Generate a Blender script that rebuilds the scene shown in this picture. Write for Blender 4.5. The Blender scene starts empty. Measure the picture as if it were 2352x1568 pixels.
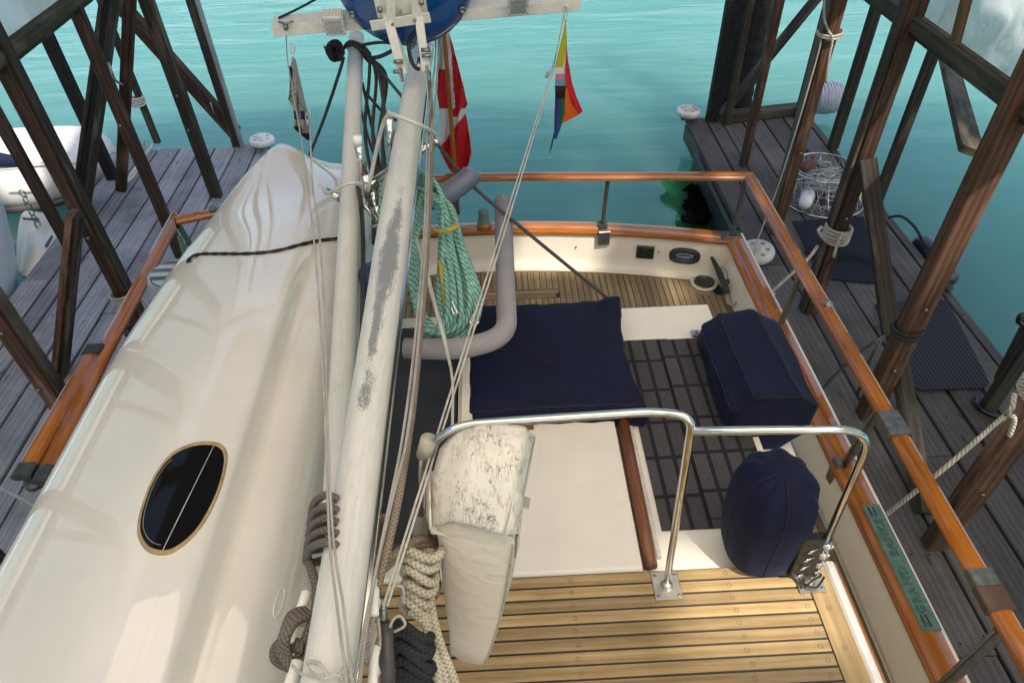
import bpy, math, random
import numpy as np
from mathutils import Vector, Matrix, noise
rnd = random.Random(7)
sc = bpy.context.scene
C = sc.collection

# ------------------------------------------------------------------ camera
F, CX, CY, H = 1600.0, 1176.0, 784.0, 4.8
_d = np.array([59.0, 1723.0, F]); _d /= np.linalg.norm(_d)
_a = np.array([-90.0, -1480.0, F]); _a -= _d * (_a @ _d); _a /= np.linalg.norm(_a)
_r = np.cross(_d, _a)
if _r[0] < 0: _r = -_r
cam = bpy.data.cameras.new('camera'); cam.lens = F / 2352 * 36; cam.sensor_width = 36
cam.clip_start = 0.05; cam.clip_end = 2000
co = bpy.data.objects.new('camera', cam); C.objects.link(co)
M = Matrix(((_r[0], -_r[1], -_r[2]), (_a[0], -_a[1], -_a[2]), (-_d[0], _d[1], _d[2]))).to_4x4()
M.translation = Vector((0, 0, H)); co.matrix_world = M
sc.camera = co

# ------------------------------------------------------------------ light
SUN_EL, SUN_AZ = 56.0, 150.0          # azimuth measured from +Y (aft) towards +X
w = bpy.data.worlds.new('World'); sc.world = w; w.use_nodes = True
wn = w.node_tree; bg = wn.nodes['Background']
sky = wn.nodes.new('ShaderNodeTexSky'); sky.sky_type = 'NISHITA'; sky.sun_disc = False
sky.sun_elevation = math.radians(SUN_EL); sky.sun_rotation = math.radians(SUN_AZ)
sky.air_density = 1.0; sky.dust_density = 3.0; sky.ozone_density = 0.4
wn.links.new(sky.outputs[0], bg.inputs[0]); bg.inputs[1].default_value = 0.15
sl = bpy.data.lights.new('sun', 'SUN'); sl.energy = 2.7; sl.angle = math.radians(2.0); sl.color = (1, 0.93, 0.82)
so = bpy.data.objects.new('sun', sl); C.objects.link(so)
_e, _z = math.radians(SUN_EL), math.radians(SUN_AZ)
sdir = Vector((math.sin(_z) * math.cos(_e), math.cos(_z) * math.cos(_e), math.sin(_e)))
so.rotation_euler = sdir.to_track_quat('Z', 'Y').to_euler(); so.location = (8, 8, 20)
sc.view_settings.view_transform = 'Standard'; sc.view_settings.look = 'None'
sc.view_settings.exposure = 1.08; sc.view_settings.gamma = 1
try:
    sc.cycles.max_bounces = 10; sc.cycles.transmission_bounces = 6; sc.cycles.diffuse_bounces = 5
    sc.cycles.caustics_reflective = False; sc.cycles.caustics_refractive = False
    sc.cycles.sample_clamp_indirect = 4.0
    sc.cycles.use_denoising = True
except Exception: pass

# ------------------------------------------------------------------ helpers: plan measuring
def ray(px, py):
    v = np.array([px - CX, py - CY, F]) / F
    return np.array([v @ _r, v @ _a, -(v @ _d)])
def P(px, py, z):                      # survey: point of the level z
    q = ray(px, py); t = (z - H) / q[2]; return Vector((q[0] * t, q[1] * t, z))
def Y(px, py, y):                      # survey: point of the cross-section y
    q = ray(px, py); t = y / q[1]; return Vector((q[0] * t, y, H + q[2] * t))

# ------------------------------------------------------------------ materials
MATS = {}
def nmat(name):
    m = bpy.data.materials.new(name); m.use_nodes = True
    nt = m.node_tree; b = nt.nodes['Principled BSDF']; MATS[name] = m
    return m, nt, b
def N(nt, t, **kw):
    n = nt.nodes.new(t)
    for k, v in kw.items():
        if k in n.inputs: n.inputs[k].default_value = v
        else: setattr(n, k, v)
    return n
def ramp(nt, stops, interp='LINEAR'):
    n = nt.nodes.new('ShaderNodeValToRGB'); cr = n.color_ramp; cr.interpolation = interp
    while len(cr.elements) > 1: cr.elements.remove(cr.elements[-1])
    for i, (p, c) in enumerate(stops):
        e = cr.elements[0] if i == 0 else cr.elements.new(p)
        e.position = p
        e.color = (c, c, c, 1) if not isinstance(c, tuple) else (c[0], c[1], c[2], 1)
    return n
def mixc(nt, fac, a, b, mode='MIX'):
    n = nt.nodes.new('ShaderNodeMix'); n.data_type = 'RGBA'; n.blend_type = mode
    for s, v in ((0, fac), (6, a), (7, b)):
        if hasattr(v, 'is_output') or isinstance(v, bpy.types.NodeSocket): nt.links.new(v, n.inputs[s])
        else: n.inputs[s].default_value = (v[0], v[1], v[2], 1) if isinstance(v, tuple) else v
    return n.outputs[2]
def math_(nt, op, a, b=0.0, c=None):
    n = nt.nodes.new('ShaderNodeMath'); n.operation = op
    for i, v in enumerate((a, b) if c is None else (a, b, c)):
        if isinstance(v, bpy.types.NodeSocket): nt.links.new(v, n.inputs[i])
        else: n.inputs[i].default_value = v
    return n.outputs[0]
def coords(nt, kind='UV', scale=(1, 1, 1), rot=(0, 0, 0)):
    tc = nt.nodes.new('ShaderNodeTexCoord'); mp = nt.nodes.new('ShaderNodeMapping')
    mp.inputs['Scale'].default_value = scale; mp.inputs['Rotation'].default_value = rot
    nt.links.new(tc.outputs[kind], mp.inputs[0]); return mp.outputs[0]
def noi(nt, vec, scale, detail=4, rough=0.55, dist=0):
    n = N(nt, 'ShaderNodeTexNoise', Scale=scale, Detail=detail, Roughness=rough, Distortion=dist)
    nt.links.new(vec, n.inputs['Vector']); return n.outputs[0]
def bump(nt, b, h, strength=0.3, dist=0.01, inp='Normal'):
    n = N(nt, 'ShaderNodeBump', Strength=strength, Distance=dist)
    nt.links.new(h, n.inputs['Height']); nt.links.new(n.outputs[0], b.inputs[inp]); return n

def wood(name, dark, mid, light, rough=0.8, grain=1.0, coat=0.0, var=0.35, bstr=0.5, stain=None, spec=0.3, knots=True, con=1.0):
    m, nt, b = nmat(name)
    uv = coords(nt)
    geo = nt.nodes.new('ShaderNodeNewGeometry'); rpi = geo.outputs['Random Per Island']
    off = nt.nodes.new('ShaderNodeVectorMath'); off.operation = 'ADD'
    cmb = nt.nodes.new('ShaderNodeCombineXYZ')
    nt.links.new(math_(nt, 'MULTIPLY', rpi, 37.0), cmb.inputs[0]); nt.links.new(math_(nt, 'MULTIPLY', rpi, 13.0), cmb.inputs[1])
    nt.links.new(uv, off.inputs[0]); nt.links.new(cmb.outputs[0], off.inputs[1])
    def sc_(v):
        mp = nt.nodes.new('ShaderNodeMapping'); mp.inputs['Scale'].default_value = v
        nt.links.new(off.outputs[0], mp.inputs[0]); return mp.outputs[0]
    g1 = noi(nt, sc_((2.2 * grain, 75 * grain, 1)), 1.0, 6, 0.6, 0.8)
    g2 = noi(nt, sc_((6 * grain, 260 * grain, 1)), 1.0, 3, 0.6)
    wv = N(nt, 'ShaderNodeTexWave', Scale=1.0, Distortion=9.0, Detail=2.0, wave_type='RINGS'); wv.inputs['Detail Scale'].default_value = 0.8
    nt.links.new(sc_((0.5 * grain, 6 * grain, 1)), wv.inputs['Vector'])
    t = math_(nt, 'MULTIPLY_ADD', g1, 0.75, math_(nt, 'MULTIPLY', wv.outputs[0], 0.2))
    col = ramp(nt, [(0.5 - .28 / con, dark), (0.5, mid), (0.5 + .28 / con, light)]); nt.links.new(t, col.inputs[0])
    c = mixc(nt, math_(nt, 'MULTIPLY', g2, 0.5 * con), col.outputs[0], dark)
    vr = ramp(nt, [(0.0, 1 - var), (1.0, 1 + var * 0.6)]); nt.links.new(rpi, vr.inputs[0])
    c = mixc(nt, 1.0, c, vr.outputs[0], 'MULTIPLY')
    if knots:
        vo = N(nt, 'ShaderNodeTexVoronoi', Scale=1.0); nt.links.new(sc_((1.5, 7, 1)), vo.inputs['Vector'])
        k = ramp(nt, [(0.03, 1.0), (0.11, 0.0)]); nt.links.new(vo.outputs['Distance'], k.inputs[0])
        c = mixc(nt, math_(nt, 'MULTIPLY', k.outputs[0], 0.8), c, tuple(x * 0.35 for x in dark))
    ob = coords(nt, 'Object')
    big = ramp(nt, [(0.35, 0.6), (0.7, 1.2)]); nt.links.new(noi(nt, ob, 1.3, 5, 0.65), big.inputs[0])
    c = mixc(nt, 0.85, c, big.outputs[0], 'MULTIPLY')
    if stain:
        s = ramp(nt, [(0.50, 0.0), (0.68, 1.0)]); nt.links.new(noi(nt, ob, 0.9, 6, 0.7, 0.3), s.inputs[0])
        c = mixc(nt, math_(nt, 'MULTIPLY', s.outputs[0], 0.55), c, stain)
    if name.startswith('post'):
        sp_ = nt.nodes.new('ShaderNodeSeparateXYZ'); nt.links.new(ob, sp_.inputs[0]); hh = math_(nt, 'ADD', sp_.outputs[2], math_(nt, 'MULTIPLY', noi(nt, ob, 5, 4), .9)); ag = ramp(nt, [(0.45, 0.4), (0.95, 0.0)]); nt.links.new(hh, ag.inputs[0])
        c = mixc(nt, ag.outputs[0], c, (0.045, 0.05, 0.02))
        wsh = ramp(nt, [(0.52, 0.0), (0.66, 0.6)]); nt.links.new(noi(nt, sc_((.7, 3, 1)), 1.3, 5, .6), wsh.inputs[0]); c = mixc(nt, wsh.outputs[0], c, tuple(min(1, x * 1.5 + .03) for x in light))
    nt.links.new(c, b.inputs['Base Color'])
    b.inputs['Roughness'].default_value = rough; b.inputs['Specular IOR Level'].default_value = spec
    if coat:
        b.inputs['Coat Weight'].default_value = coat; b.inputs['Coat Roughness'].default_value = 0.06
    bump(nt, b, math_(nt, 'ADD', g1, math_(nt, 'MULTIPLY', g2, 0.6)), bstr, 0.004)
    return m
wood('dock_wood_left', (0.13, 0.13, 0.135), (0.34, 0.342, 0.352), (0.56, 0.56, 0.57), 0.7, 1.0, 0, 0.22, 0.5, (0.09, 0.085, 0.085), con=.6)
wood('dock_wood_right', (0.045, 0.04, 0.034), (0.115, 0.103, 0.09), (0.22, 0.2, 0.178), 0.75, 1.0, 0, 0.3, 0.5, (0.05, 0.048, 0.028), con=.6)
wood('post_brown', (0.016, 0.008, 0.005), (0.06, 0.03, 0.018), (0.13, 0.068, 0.04), 0.75, 0.9, 0, 0.3, 0.5, (0.03, 0.02, 0.015))
wood('post_red', (0.035, 0.016, 0.009), (0.12, 0.056, 0.03), (0.22, 0.115, 0.066), 0.75, 0.9, 0, 0.25, 0.5)
wood('post_grey', (0.014, 0.011, 0.008), (0.05, 0.037, 0.026), (0.11, 0.085, 0.062), 0.8, 0.9, 0, 0.3, 0.6, (0.03, 0.022, 0.018))
wood('varnished_teak', (0.18, 0.045, 0.004), (0.43, 0.135, 0.008), (0.6, 0.23, 0.022), 0.35, 0.8, 1.0, 0.12, 0.1, knots=False)
wood('teak_top', (0.27, 0.175, 0.075), (0.5, 0.345, 0.16), (0.65, 0.475, 0.25), 0.62, 1.3, 0, 0.32, 0.25, (0.24, 0.19, 0.125), knots=False)
wood('teak_deck', (0.2, 0.14, 0.075), (0.35, 0.255, 0.14), (0.47, 0.36, 0.21), 0.62, 1.3, 0, 0.25, 0.25, (0.2, 0.16, 0.11), knots=False)
wood('worn_teak_rail', (0.09, 0.025, 0.01), (0.22, 0.075, 0.03), (0.33, 0.14, 0.07), 0.4, 1.0, 0.4, 0.1, 0.3, (0.1, 0.05, 0.03), knots=False)

def plain(name, col, rough=0.5, metal=0.0, nscale=0, namp=0.15, bs=0.0, bscale=60, spec=0.5, coat=0.0, kind='Object', bd=0.003):
    m, nt, b = nmat(name)
    b.inputs['Roughness'].default_value = rough; b.inputs['Metallic'].default_value = metal
    b.inputs['Specular IOR Level'].default_value = spec
    if coat: b.inputs['Coat Weight'].default_value = coat; b.inputs['Coat Roughness'].default_value = 0.05
    v = coords(nt, kind)
    if nscale:
        r = ramp(nt, [(0.3, 1 - namp), (0.7, 1 + namp * 0.5)]); nt.links.new(noi(nt, v, nscale, 6, 0.65), r.inputs[0])
        nt.links.new(mixc(nt, 1.0, col, r.outputs[0], 'MULTIPLY'), b.inputs['Base Color'])
    else: b.inputs['Base Color'].default_value = (*col, 1)
    if bs: bump(nt, b, noi(nt, v, bscale, 4), bs, bd)
    return m
plain('caulk', (0.02, 0.022, 0.026), 0.6)
plain('hull_white', (0.72, 0.66, 0.55), 0.28, nscale=4, namp=0.05, bs=0.03, bscale=5, bd=0.02)
plain('cream_deck', (0.74, 0.69, 0.6), 0.45, nscale=5, namp=0.07, bs=0.15, bscale=260, bd=0.0006)
plain('white_plastic', (0.72, 0.71, 0.68), 0.4, nscale=15, namp=0.18, bs=0.1, bscale=60)
plain('old_white_plastic', (0.6, 0.58, 0.52), 0.55, nscale=9, namp=0.35, bs=0.2, bscale=40)
plain('clean_white', (0.8, 0.78, 0.73), 0.35, nscale=20, namp=0.06)
plain('bracket_white', (0.62, 0.6, 0.54), 0.45, nscale=30, namp=0.14)
plain('brushed_steel', (0.55, 0.53, 0.49), 0.4, 1.0, nscale=25, namp=0.2)
plain('stainless', (0.62, 0.6, 0.56), 0.12, 1.0, nscale=25, namp=0.12, bs=0.02, bscale=80)
plain('dull_metal', (0.28, 0.28, 0.26), 0.42, 1.0, nscale=25, namp=0.4, bs=0.3, bscale=90)
plain('bronze', (0.1, 0.11, 0.095), 0.5, 0.7, nscale=25, namp=0.5, bs=0.4, bscale=120)
plain('verdigris', (0.11, 0.2, 0.17), 0.55, 0.35, nscale=30, namp=0.35, bs=0.35, bscale=140)
plain('plate_letter', (0.075, 0.145, 0.125), 0.5, 0.35, nscale=30, namp=0.35)
plain('dark_bronze', (0.035, 0.045, 0.042), 0.45, 0.3, nscale=20, namp=0.3)
plain('black_plastic', (0.012, 0.012, 0.013), 0.35)
plain('dome_blue', (0.001, 0.06, 0.22), 0.12, coat=1.0)
plain('blue_plastic', (0.006, 0.05, 0.14), 0.4)
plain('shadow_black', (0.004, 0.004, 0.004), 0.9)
plain('lens_blue', (0.12, 0.22, 0.32), 0.08, 0.3, nscale=20, namp=0.4)
plain('slate_acrylic', (0.03, 0.031, 0.034), 0.3, nscale=6, namp=0.3)
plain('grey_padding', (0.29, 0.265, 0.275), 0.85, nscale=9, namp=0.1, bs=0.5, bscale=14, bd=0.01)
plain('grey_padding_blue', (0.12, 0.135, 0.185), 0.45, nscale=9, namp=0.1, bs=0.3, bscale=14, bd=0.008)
plain('gas_strut_grey', (0.07, 0.06, 0.06), 0.4)
plain('mussels', (0.007, 0.006, 0.006), 0.9, nscale=30, namp=0.6, bs=1.0, bscale=22, bd=0.03)
plain('neighbour_gelcoat', (0.62, 0.66, 0.7), 0.3, nscale=2, namp=0.05)
plain('fender_grey', (0.4, 0.42, 0.48), 0.5, nscale=10, namp=0.2)
plain('inflatable_grey', (0.62, 0.6, 0.55), 0.6, nscale=6, namp=0.12, bs=0.15, bscale=10)
plain('pale_mesh', (0.45, 0.47, 0.46), 0.5, 0.4, nscale=30, namp=0.4)
plain('black_rubber', (0.008, 0.009, 0.011), 0.25, nscale=12, namp=0.3)
plain('sunlit_algae_green', (0.006, 0.085, 0.02), 0.35, nscale=6, namp=0.3, spec=.1)
plain('weed_black', (0.002, 0.0025, 0.002), 1.0, nscale=20, bs=1, bscale=30, bd=0.02, spec=0.02)
plain('red_brown', (0.12, 0.05, 0.035), 0.8); plain('yellow_plastic', (0.55, 0.5, 0.12), 0.5)
plain('brown_panel', (0.09, 0.05, 0.035), 0.35, nscale=12, namp=0.3)
plain('webbing', (0.42, 0.38, 0.31), 0.85, nscale=60, namp=0.3, bs=0.4, bscale=200)
plain('tan_sealant', (0.34, 0.24, 0.11), 0.6, nscale=25, namp=0.4)
for nm, c in dict(red=(0.62, 0.02, 0.03), white=(0.72, 0.7, 0.7), orange=(0.75, 0.15, 0.02), yellow=(0.6, 0.5, 0.03), green=(0.02, 0.13, 0.05),
                  blue=(0.01, 0.09, 0.35), purple=(0.1, 0.015, 0.13), black=(0.012, 0.012, 0.012), brown=(0.05, 0.018, 0.014), pink=(0.65, 0.25, 0.33),
                  light_blue=(0.18, 0.38, 0.5), navy=(0.012, 0.03, 0.09), grey=(0.25, 0.24, 0.23), pennant_white=(0.42, 0.4, 0.37)).items():
    m = plain('flag_' + nm, c, 0.85, bs=0.15, bscale=35, bd=0.004)
    nt = m.node_tree; b = nt.nodes['Principled BSDF']
    tr = N(nt, 'ShaderNodeBsdfTranslucent'); tr.inputs[0].default_value = (*c, 1)
    mx = N(nt, 'ShaderNodeMixShader'); mx.inputs[0].default_value = 0.35
    nt.links.new(b.outputs[0], mx.inputs[1]); nt.links.new(tr.outputs[0], mx.inputs[2]); nt.links.new(mx.outputs[0], nt.nodes['Material Output'].inputs[0])

def canvas():
    m, nt, b = nmat('navy_canvas'); v = coords(nt, 'Object')
    r = ramp(nt, [(0.3, (0.0022, 0.0035, 0.015)), (0.7, (0.004, 0.006, 0.027))]); nt.links.new(noi(nt, v, 5, 5), r.inputs[0])
    vo = N(nt, 'ShaderNodeTexVoronoi', Scale=16.0); nt.links.new(v, vo.inputs['Vector'])
    lint = ramp(nt, [(0.02, 1.0), (0.035, 0.0)]); nt.links.new(vo.outputs['Distance'], lint.inputs[0])
    nt.links.new(mixc(nt, math_(nt, 'MULTIPLY', lint.outputs[0], 0.4), r.outputs[0], (0.3, 0.3, 0.33)), b.inputs['Base Color'])
    b.inputs['Roughness'].default_value = 0.8; b.inputs['Sheen Weight'].default_value = 0.05; b.inputs['Sheen Tint'].default_value = (0.3, 0.35, 0.7, 1)
    b.inputs['Specular IOR Level'].default_value = 0.25
    h = math_(nt, 'ADD', noi(nt, v, 3.5, 3), math_(nt, 'MULTIPLY', noi(nt, v, 400, 1), 0.03))
    bump(nt, b, h, 0.5, 0.03)
canvas()
plain('navy_piping', (0.005, 0.007, 0.026), 0.8)
def dinghy_mat():
    m, nt, b = nmat('dinghy_gelcoat'); v = coords(nt, 'Object')
    v2 = coords(nt, 'Object', (26, 3.0, 26), (0, 0, 0.35))
    s = ramp(nt, [(0.66, 0.0), (0.74, 1.0)]); nt.links.new(noi(nt, v2, 1.6, 7, 0.75), s.inputs[0])
    s2 = ramp(nt, [(0.45, 0.0), (0.65, 1.0)]); nt.links.new(noi(nt, v, 1.8, 4, 0.6), s2.inputs[0])
    f = math_(nt, 'MULTIPLY', s.outputs[0], math_(nt, 'MULTIPLY', s2.outputs[0], 0.4))
    vo = N(nt, 'ShaderNodeTexVoronoi', Scale=7.0); nt.links.new(v, vo.inputs['Vector'])
    dots = ramp(nt, [(0.018, 0.7), (0.026, 0.0)]); nt.links.new(vo.outputs['Distance'], dots.inputs[0])
    c = mixc(nt, f, (0.64, 0.61, 0.56), (0.27, 0.24, 0.2)); c = mixc(nt, dots.outputs[0], c, (0.1, 0.07, 0.05))
    # two rust-coloured scuffs near the lashing
    c2 = ramp(nt, [(0.3, 0.93), (0.7, 1.03)]); nt.links.new(noi(nt, v, 2.5, 3), c2.inputs[0])
    nt.links.new(mixc(nt, 1.0, c, c2.outputs[0], 'MULTIPLY'), b.inputs['Base Color'])
    b.inputs['Roughness'].default_value = 0.6; b.inputs['Specular IOR Level'].default_value = 0.2; b.inputs['Coat Weight'].default_value = 1.0; b.inputs['Coat IOR'].default_value = 1.65; b.inputs['Coat Roughness'].default_value = 0.008
    pass
dinghy_mat()
def mast_mat(name, patch):
    m, nt, b = nmat(name); uv = coords(nt)        # u metres along, v 0..1 around
    st = coords(nt, 'UV', (1, 1.2, 1)); n1 = noi(nt, st, 9, 10, 0.78)
    fine = noi(nt, coords(nt, 'UV', (1, .55, 1)), 150, 3, 0.7)
    sep = nt.nodes.new('ShaderNodeSeparateXYZ'); nt.links.new(uv, sep.inputs[0]); vv = math_(nt, 'FRACT', math_(nt, 'ADD', sep.outputs[1], 0.5))
    tot = None
    for (u0, v0, su, sv, amp) in patch:
        du = math_(nt, 'DIVIDE', math_(nt, 'SUBTRACT', sep.outputs[0], u0), su); dv = math_(nt, 'DIVIDE', math_(nt, 'SUBTRACT', vv, v0), sv)
        e = math_(nt, 'POWER', 2.718, math_(nt, 'MULTIPLY', math_(nt, 'ADD', math_(nt, 'MULTIPLY', du, du), math_(nt, 'MULTIPLY', dv, dv)), -1.0))
        e = math_(nt, 'MULTIPLY', e, amp); tot = e if tot is None else math_(nt, 'ADD', tot, e)
    k = math_(nt, 'ADD', math_(nt, 'MULTIPLY', n1, 0.55), math_(nt, 'MULTIPLY', fine, 0.45)); k = math_(nt, 'ADD', k, tot)
    mk = ramp(nt, [(0.665, 0.0), (0.685, 1.0)]); nt.links.new(k, mk.inputs[0])
    dirt = ramp(nt, [(0.4, 1.0), (0.75, 0.86)]); nt.links.new(noi(nt, coords(nt, 'UV', (2, 6, 1)), 6, 6), dirt.inputs[0])
    c = mixc(nt, 1.0, (0.62, 0.605, 0.56), dirt.outputs[0], 'MULTIPLY')
    nt.links.new(mixc(nt, mk.outputs[0], c, (0.215, 0.22, 0.215)), b.inputs['Base Color'])
    b.inputs['Roughness'].default_value = 0.42
    bump(nt, b, math_(nt, 'ADD', math_(nt, 'MULTIPLY', mk.outputs[0], -0.5), math_(nt, 'MULTIPLY', fine, 0.3)), 0.35, 0.001)
mast_mat('mast_paint', [(2.35, .545, .2, .05, .17), (2.0, .52, .22, .10, .24), (1.62, .5, .18, .05, .19), (1.3, .5, .1, .06, .13), (1.9, .52, .8, .14, .08), (.9, .53, .5, .1, .06)])
mast_mat('boom_paint', [(2.3, .5, .5, .1, .06), (2.9, .5, .3, .08, .10)])
def cracked():
    m, nt, b = nmat('cracked_vinyl'); v = coords(nt, 'Object', (1, 1, 1))
    def crk(sc_, wdt, th):
        n_ = noi(nt, coords(nt, 'Object', sc_, (0, 0, .1)), 1.0, 5, .62, 1.2); a_ = math_(nt, 'ABSOLUTE', math_(nt, 'SUBTRACT', n_, 0.5)); r_ = ramp(nt, [(0.0, 1.0), (wdt, 0.0)]); nt.links.new(a_, r_.inputs[0])
        g_ = ramp(nt, [(th, 0.0), (th + .1, 1.0)]); nt.links.new(noi(nt, v, 11 + wdt * 400, 3), g_.inputs[0]); return math_(nt, 'MULTIPLY', r_.outputs[0], g_.outputs[0])
    f = math_(nt, 'MINIMUM', math_(nt, 'ADD', math_(nt, 'ADD', crk((36, 7, 7), .008, .40), crk((7, 26, 20), .006, .50)), crk((80, 16, 16), .007, .50)), 1.0)
    c = mixc(nt, noi(nt, v, 9, 5), (0.62, 0.57, 0.48), (0.7, 0.66, 0.57))
    nt.links.new(mixc(nt, f, c, (0.09, 0.07, 0.05)), b.inputs['Base Color']); b.inputs['Roughness'].default_value = 0.6
    bump(nt, b, math_(nt, 'ADD', math_(nt, 'MULTIPLY', f, -1.0), math_(nt, 'MULTIPLY', noi(nt, v, 45, 3), 0.6)), 0.7, 0.004)
cracked()
def ribbed_vinyl():
    m, nt, b = nmat('cream_vinyl'); v = coords(nt, 'Object', (200, 8, 30))
    c = mixc(nt, noi(nt, coords(nt, 'Object'), 7, 5), (0.6, 0.54, 0.44), (0.68, 0.62, 0.52)); nt.links.new(c, b.inputs['Base Color'])
    b.inputs['Roughness'].default_value = 0.5
    wv = N(nt, 'ShaderNodeTexWave', Scale=0.5, Distortion=0.4); nt.links.new(v, wv.inputs['Vector'])
    bump(nt, b, math_(nt, 'ADD', math_(nt, 'MULTIPLY', wv.outputs[0], 0.12), math_(nt, 'MULTIPLY', noi(nt, coords(nt, 'Object', (1, 1, 2.2)), 13, 3, .5, .6), 1.0)), 0.55, 0.010)
ribbed_vinyl()
def rope(name, c1, c2, freq=90.0, twist=False, fleck=None, bs=0.9):
    m, nt, b = nmat(name); uv = coords(nt)        # u metres along, v 0..1 around
    sep = nt.nodes.new('ShaderNodeSeparateXYZ'); nt.links.new(uv, sep.inputs[0])
    u = math_(nt, 'MULTIPLY', sep.outputs[0], freq)
    def tri(x): return math_(nt, 'ABSOLUTE', math_(nt, 'SINE', math_(nt, 'MULTIPLY', x, math.pi)))
    if twist: h = tri(math_(nt, 'ADD', u, math_(nt, 'MULTIPLY', sep.outputs[1], 3.0)))
    else:
        a_ = tri(math_(nt, 'ADD', u, math_(nt, 'MULTIPLY', sep.outputs[1], 4.0))); b_ = tri(math_(nt, 'SUBTRACT', u, math_(nt, 'MULTIPLY', sep.outputs[1], 4.0)))
        h = math_(nt, 'MULTIPLY', math_(nt, 'ADD', a_, b_), 0.5)
    r = ramp(nt, [(0.1, c1), (0.75, c2)]); nt.links.new(h, r.inputs[0])
    c = r.outputs[0]
    if fleck:
        f = ramp(nt, [(0.68, 0.0), (0.72, 1.0)]); nt.links.new(noi(nt, coords(nt, 'UV', (40, 8, 1)), 3, 2), f.inputs[0]); c = mixc(nt, f.outputs[0], c, fleck)
    d = ramp(nt, [(0.3, 0.75), (0.7, 1.1)]); nt.links.new(noi(nt, coords(nt, 'Object'), 12, 4), d.inputs[0])
    nt.links.new(mixc(nt, 1.0, c, d.outputs[0], 'MULTIPLY'), b.inputs['Base Color'])
    b.inputs['Roughness'].default_value = 0.8; bump(nt, b, h, bs, 0.003)
rope('rope_cream', (0.25, 0.21, 0.14), (0.62, 0.56, 0.43), 70)
rope('rope_tan', (0.08, 0.06, 0.042), (0.28, 0.215, 0.155), 80, False, (0.35, 0.04, 0.03))
rope('rope_brown', (0.035, 0.03, 0.026), (0.16, 0.135, 0.115), 80, False, (0.2, 0.05, 0.04))
rope('rope_dark', (0.015, 0.014, 0.013), (0.075, 0.068, 0.06), 60)
rope('rope_black', (0.003, 0.003, 0.003), (0.022, 0.022, 0.024), 80, False, (0.12, 0.12, 0.12))
rope('rope_green', (0.05, 0.15, 0.12), (0.24, 0.47, 0.4), 32, True)
rope('rope_yellow', (0.3, 0.17, 0.01), (0.62, 0.42, 0.05), 70)
rope('rope_laid', (0.18, 0.15, 0.12), (0.52, 0.46, 0.38), 34, True)
rope('rope_white', (0.4, 0.38, 0.33), (0.68, 0.64, 0.57), 120)
rope('rope_thin', (0.25, 0.23, 0.2), (0.5, 0.47, 0.42), 120)
rope('wire_rope', (0.15, 0.14, 0.12), (0.5, 0.47, 0.42), 160, True)
def tracer():
    m, nt, b = nmat('rope_tracer'); sep = nt.nodes.new('ShaderNodeSeparateXYZ'); nt.links.new(coords(nt), sep.inputs[0])
    fr = math_(nt, 'FRACT', math_(nt, 'MULTIPLY', sep.outputs[0], 13.5)); on = math_(nt, 'LESS_THAN', fr, 0.4)
    f2 = math_(nt, 'GREATER_THAN', math_(nt, 'FRACT', math_(nt, 'MULTIPLY', sep.outputs[0], 135.0)), 0.3)
    band = math_(nt, 'LESS_THAN', math_(nt, 'FRACT', math_(nt, 'MULTIPLY', sep.outputs[1], 3.0)), 0.35)
    f = math_(nt, 'MULTIPLY', math_(nt, 'MULTIPLY', on, f2), band)
    nt.links.new(mixc(nt, f, (0.006, 0.006, 0.006), (0.5, 0.42, 0.34)), b.inputs['Base Color']); b.inputs['Roughness'].default_value = 0.7
tracer()
def mat_tiles():
    m, nt, b = nmat('deck_carpet'); v = coords(nt, 'Object', (1, 1, 1))
    br = N(nt, 'ShaderNodeTexBrick'); br.offset = 0.0; br.squash = 1.0
    br.inputs['Scale'].default_value = 1.0; br.inputs['Mortar Size'].default_value = 0.009; br.inputs['Mortar Smooth'].default_value = 0.05
    br.inputs['Brick Width'].default_value = 0.075; br.inputs['Row Height'].default_value = 0.2
    br.inputs['Color1'].default_value = (0.042, 0.039, 0.042, 1); br.inputs['Color2'].default_value = (0.058, 0.053, 0.055, 1); br.inputs['Mortar'].default_value = (0.006, 0.006, 0.007, 1)
    nt.links.new(v, br.inputs['Vector'])
    g = ramp(nt, [(0.35, 0.7), (0.65, 1.2)]); nt.links.new(noi(nt, v, 160, 3), g.inputs[0])
    nt.links.new(mixc(nt, 1.0, br.outputs[0], g.outputs[0], 'MULTIPLY'), b.inputs['Base Color'])
    b.inputs['Roughness'].default_value = 0.9; bump(nt, b, math_(nt, 'SUBTRACT', noi(nt, v, 180, 2), br.outputs['Fac']), 0.6, 0.003)
mat_tiles()
def rib_mat():
    m, nt, b = nmat('ribbed_mat'); v = coords(nt, 'Object')
    wv = N(nt, 'ShaderNodeTexWave', Scale=9.0, Distortion=0.15); nt.links.new(v, wv.inputs['Vector'])
    w2 = N(nt, 'ShaderNodeTexWave', Scale=11.0, bands_direction='Y'); nt.links.new(v, w2.inputs['Vector'])
    h = math_(nt, 'ADD', wv.outputs[0], math_(nt, 'MULTIPLY', w2.outputs[0], 0.35))
    r = ramp(nt, [(0.2, (0.003, 0.0035, 0.005)), (1.0, (0.016, 0.018, 0.024))]); nt.links.new(h, r.inputs[0]); nt.links.new(r.outputs[0], b.inputs['Base Color'])
    b.inputs['Roughness'].default_value = 0.8; bump(nt, b, h, 0.8, 0.006)
rib_mat(); plain('navy_mat', (0.004, 0.006, 0.014), 0.95, nscale=30, namp=0.35, bs=0.6, bscale=300)
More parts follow.
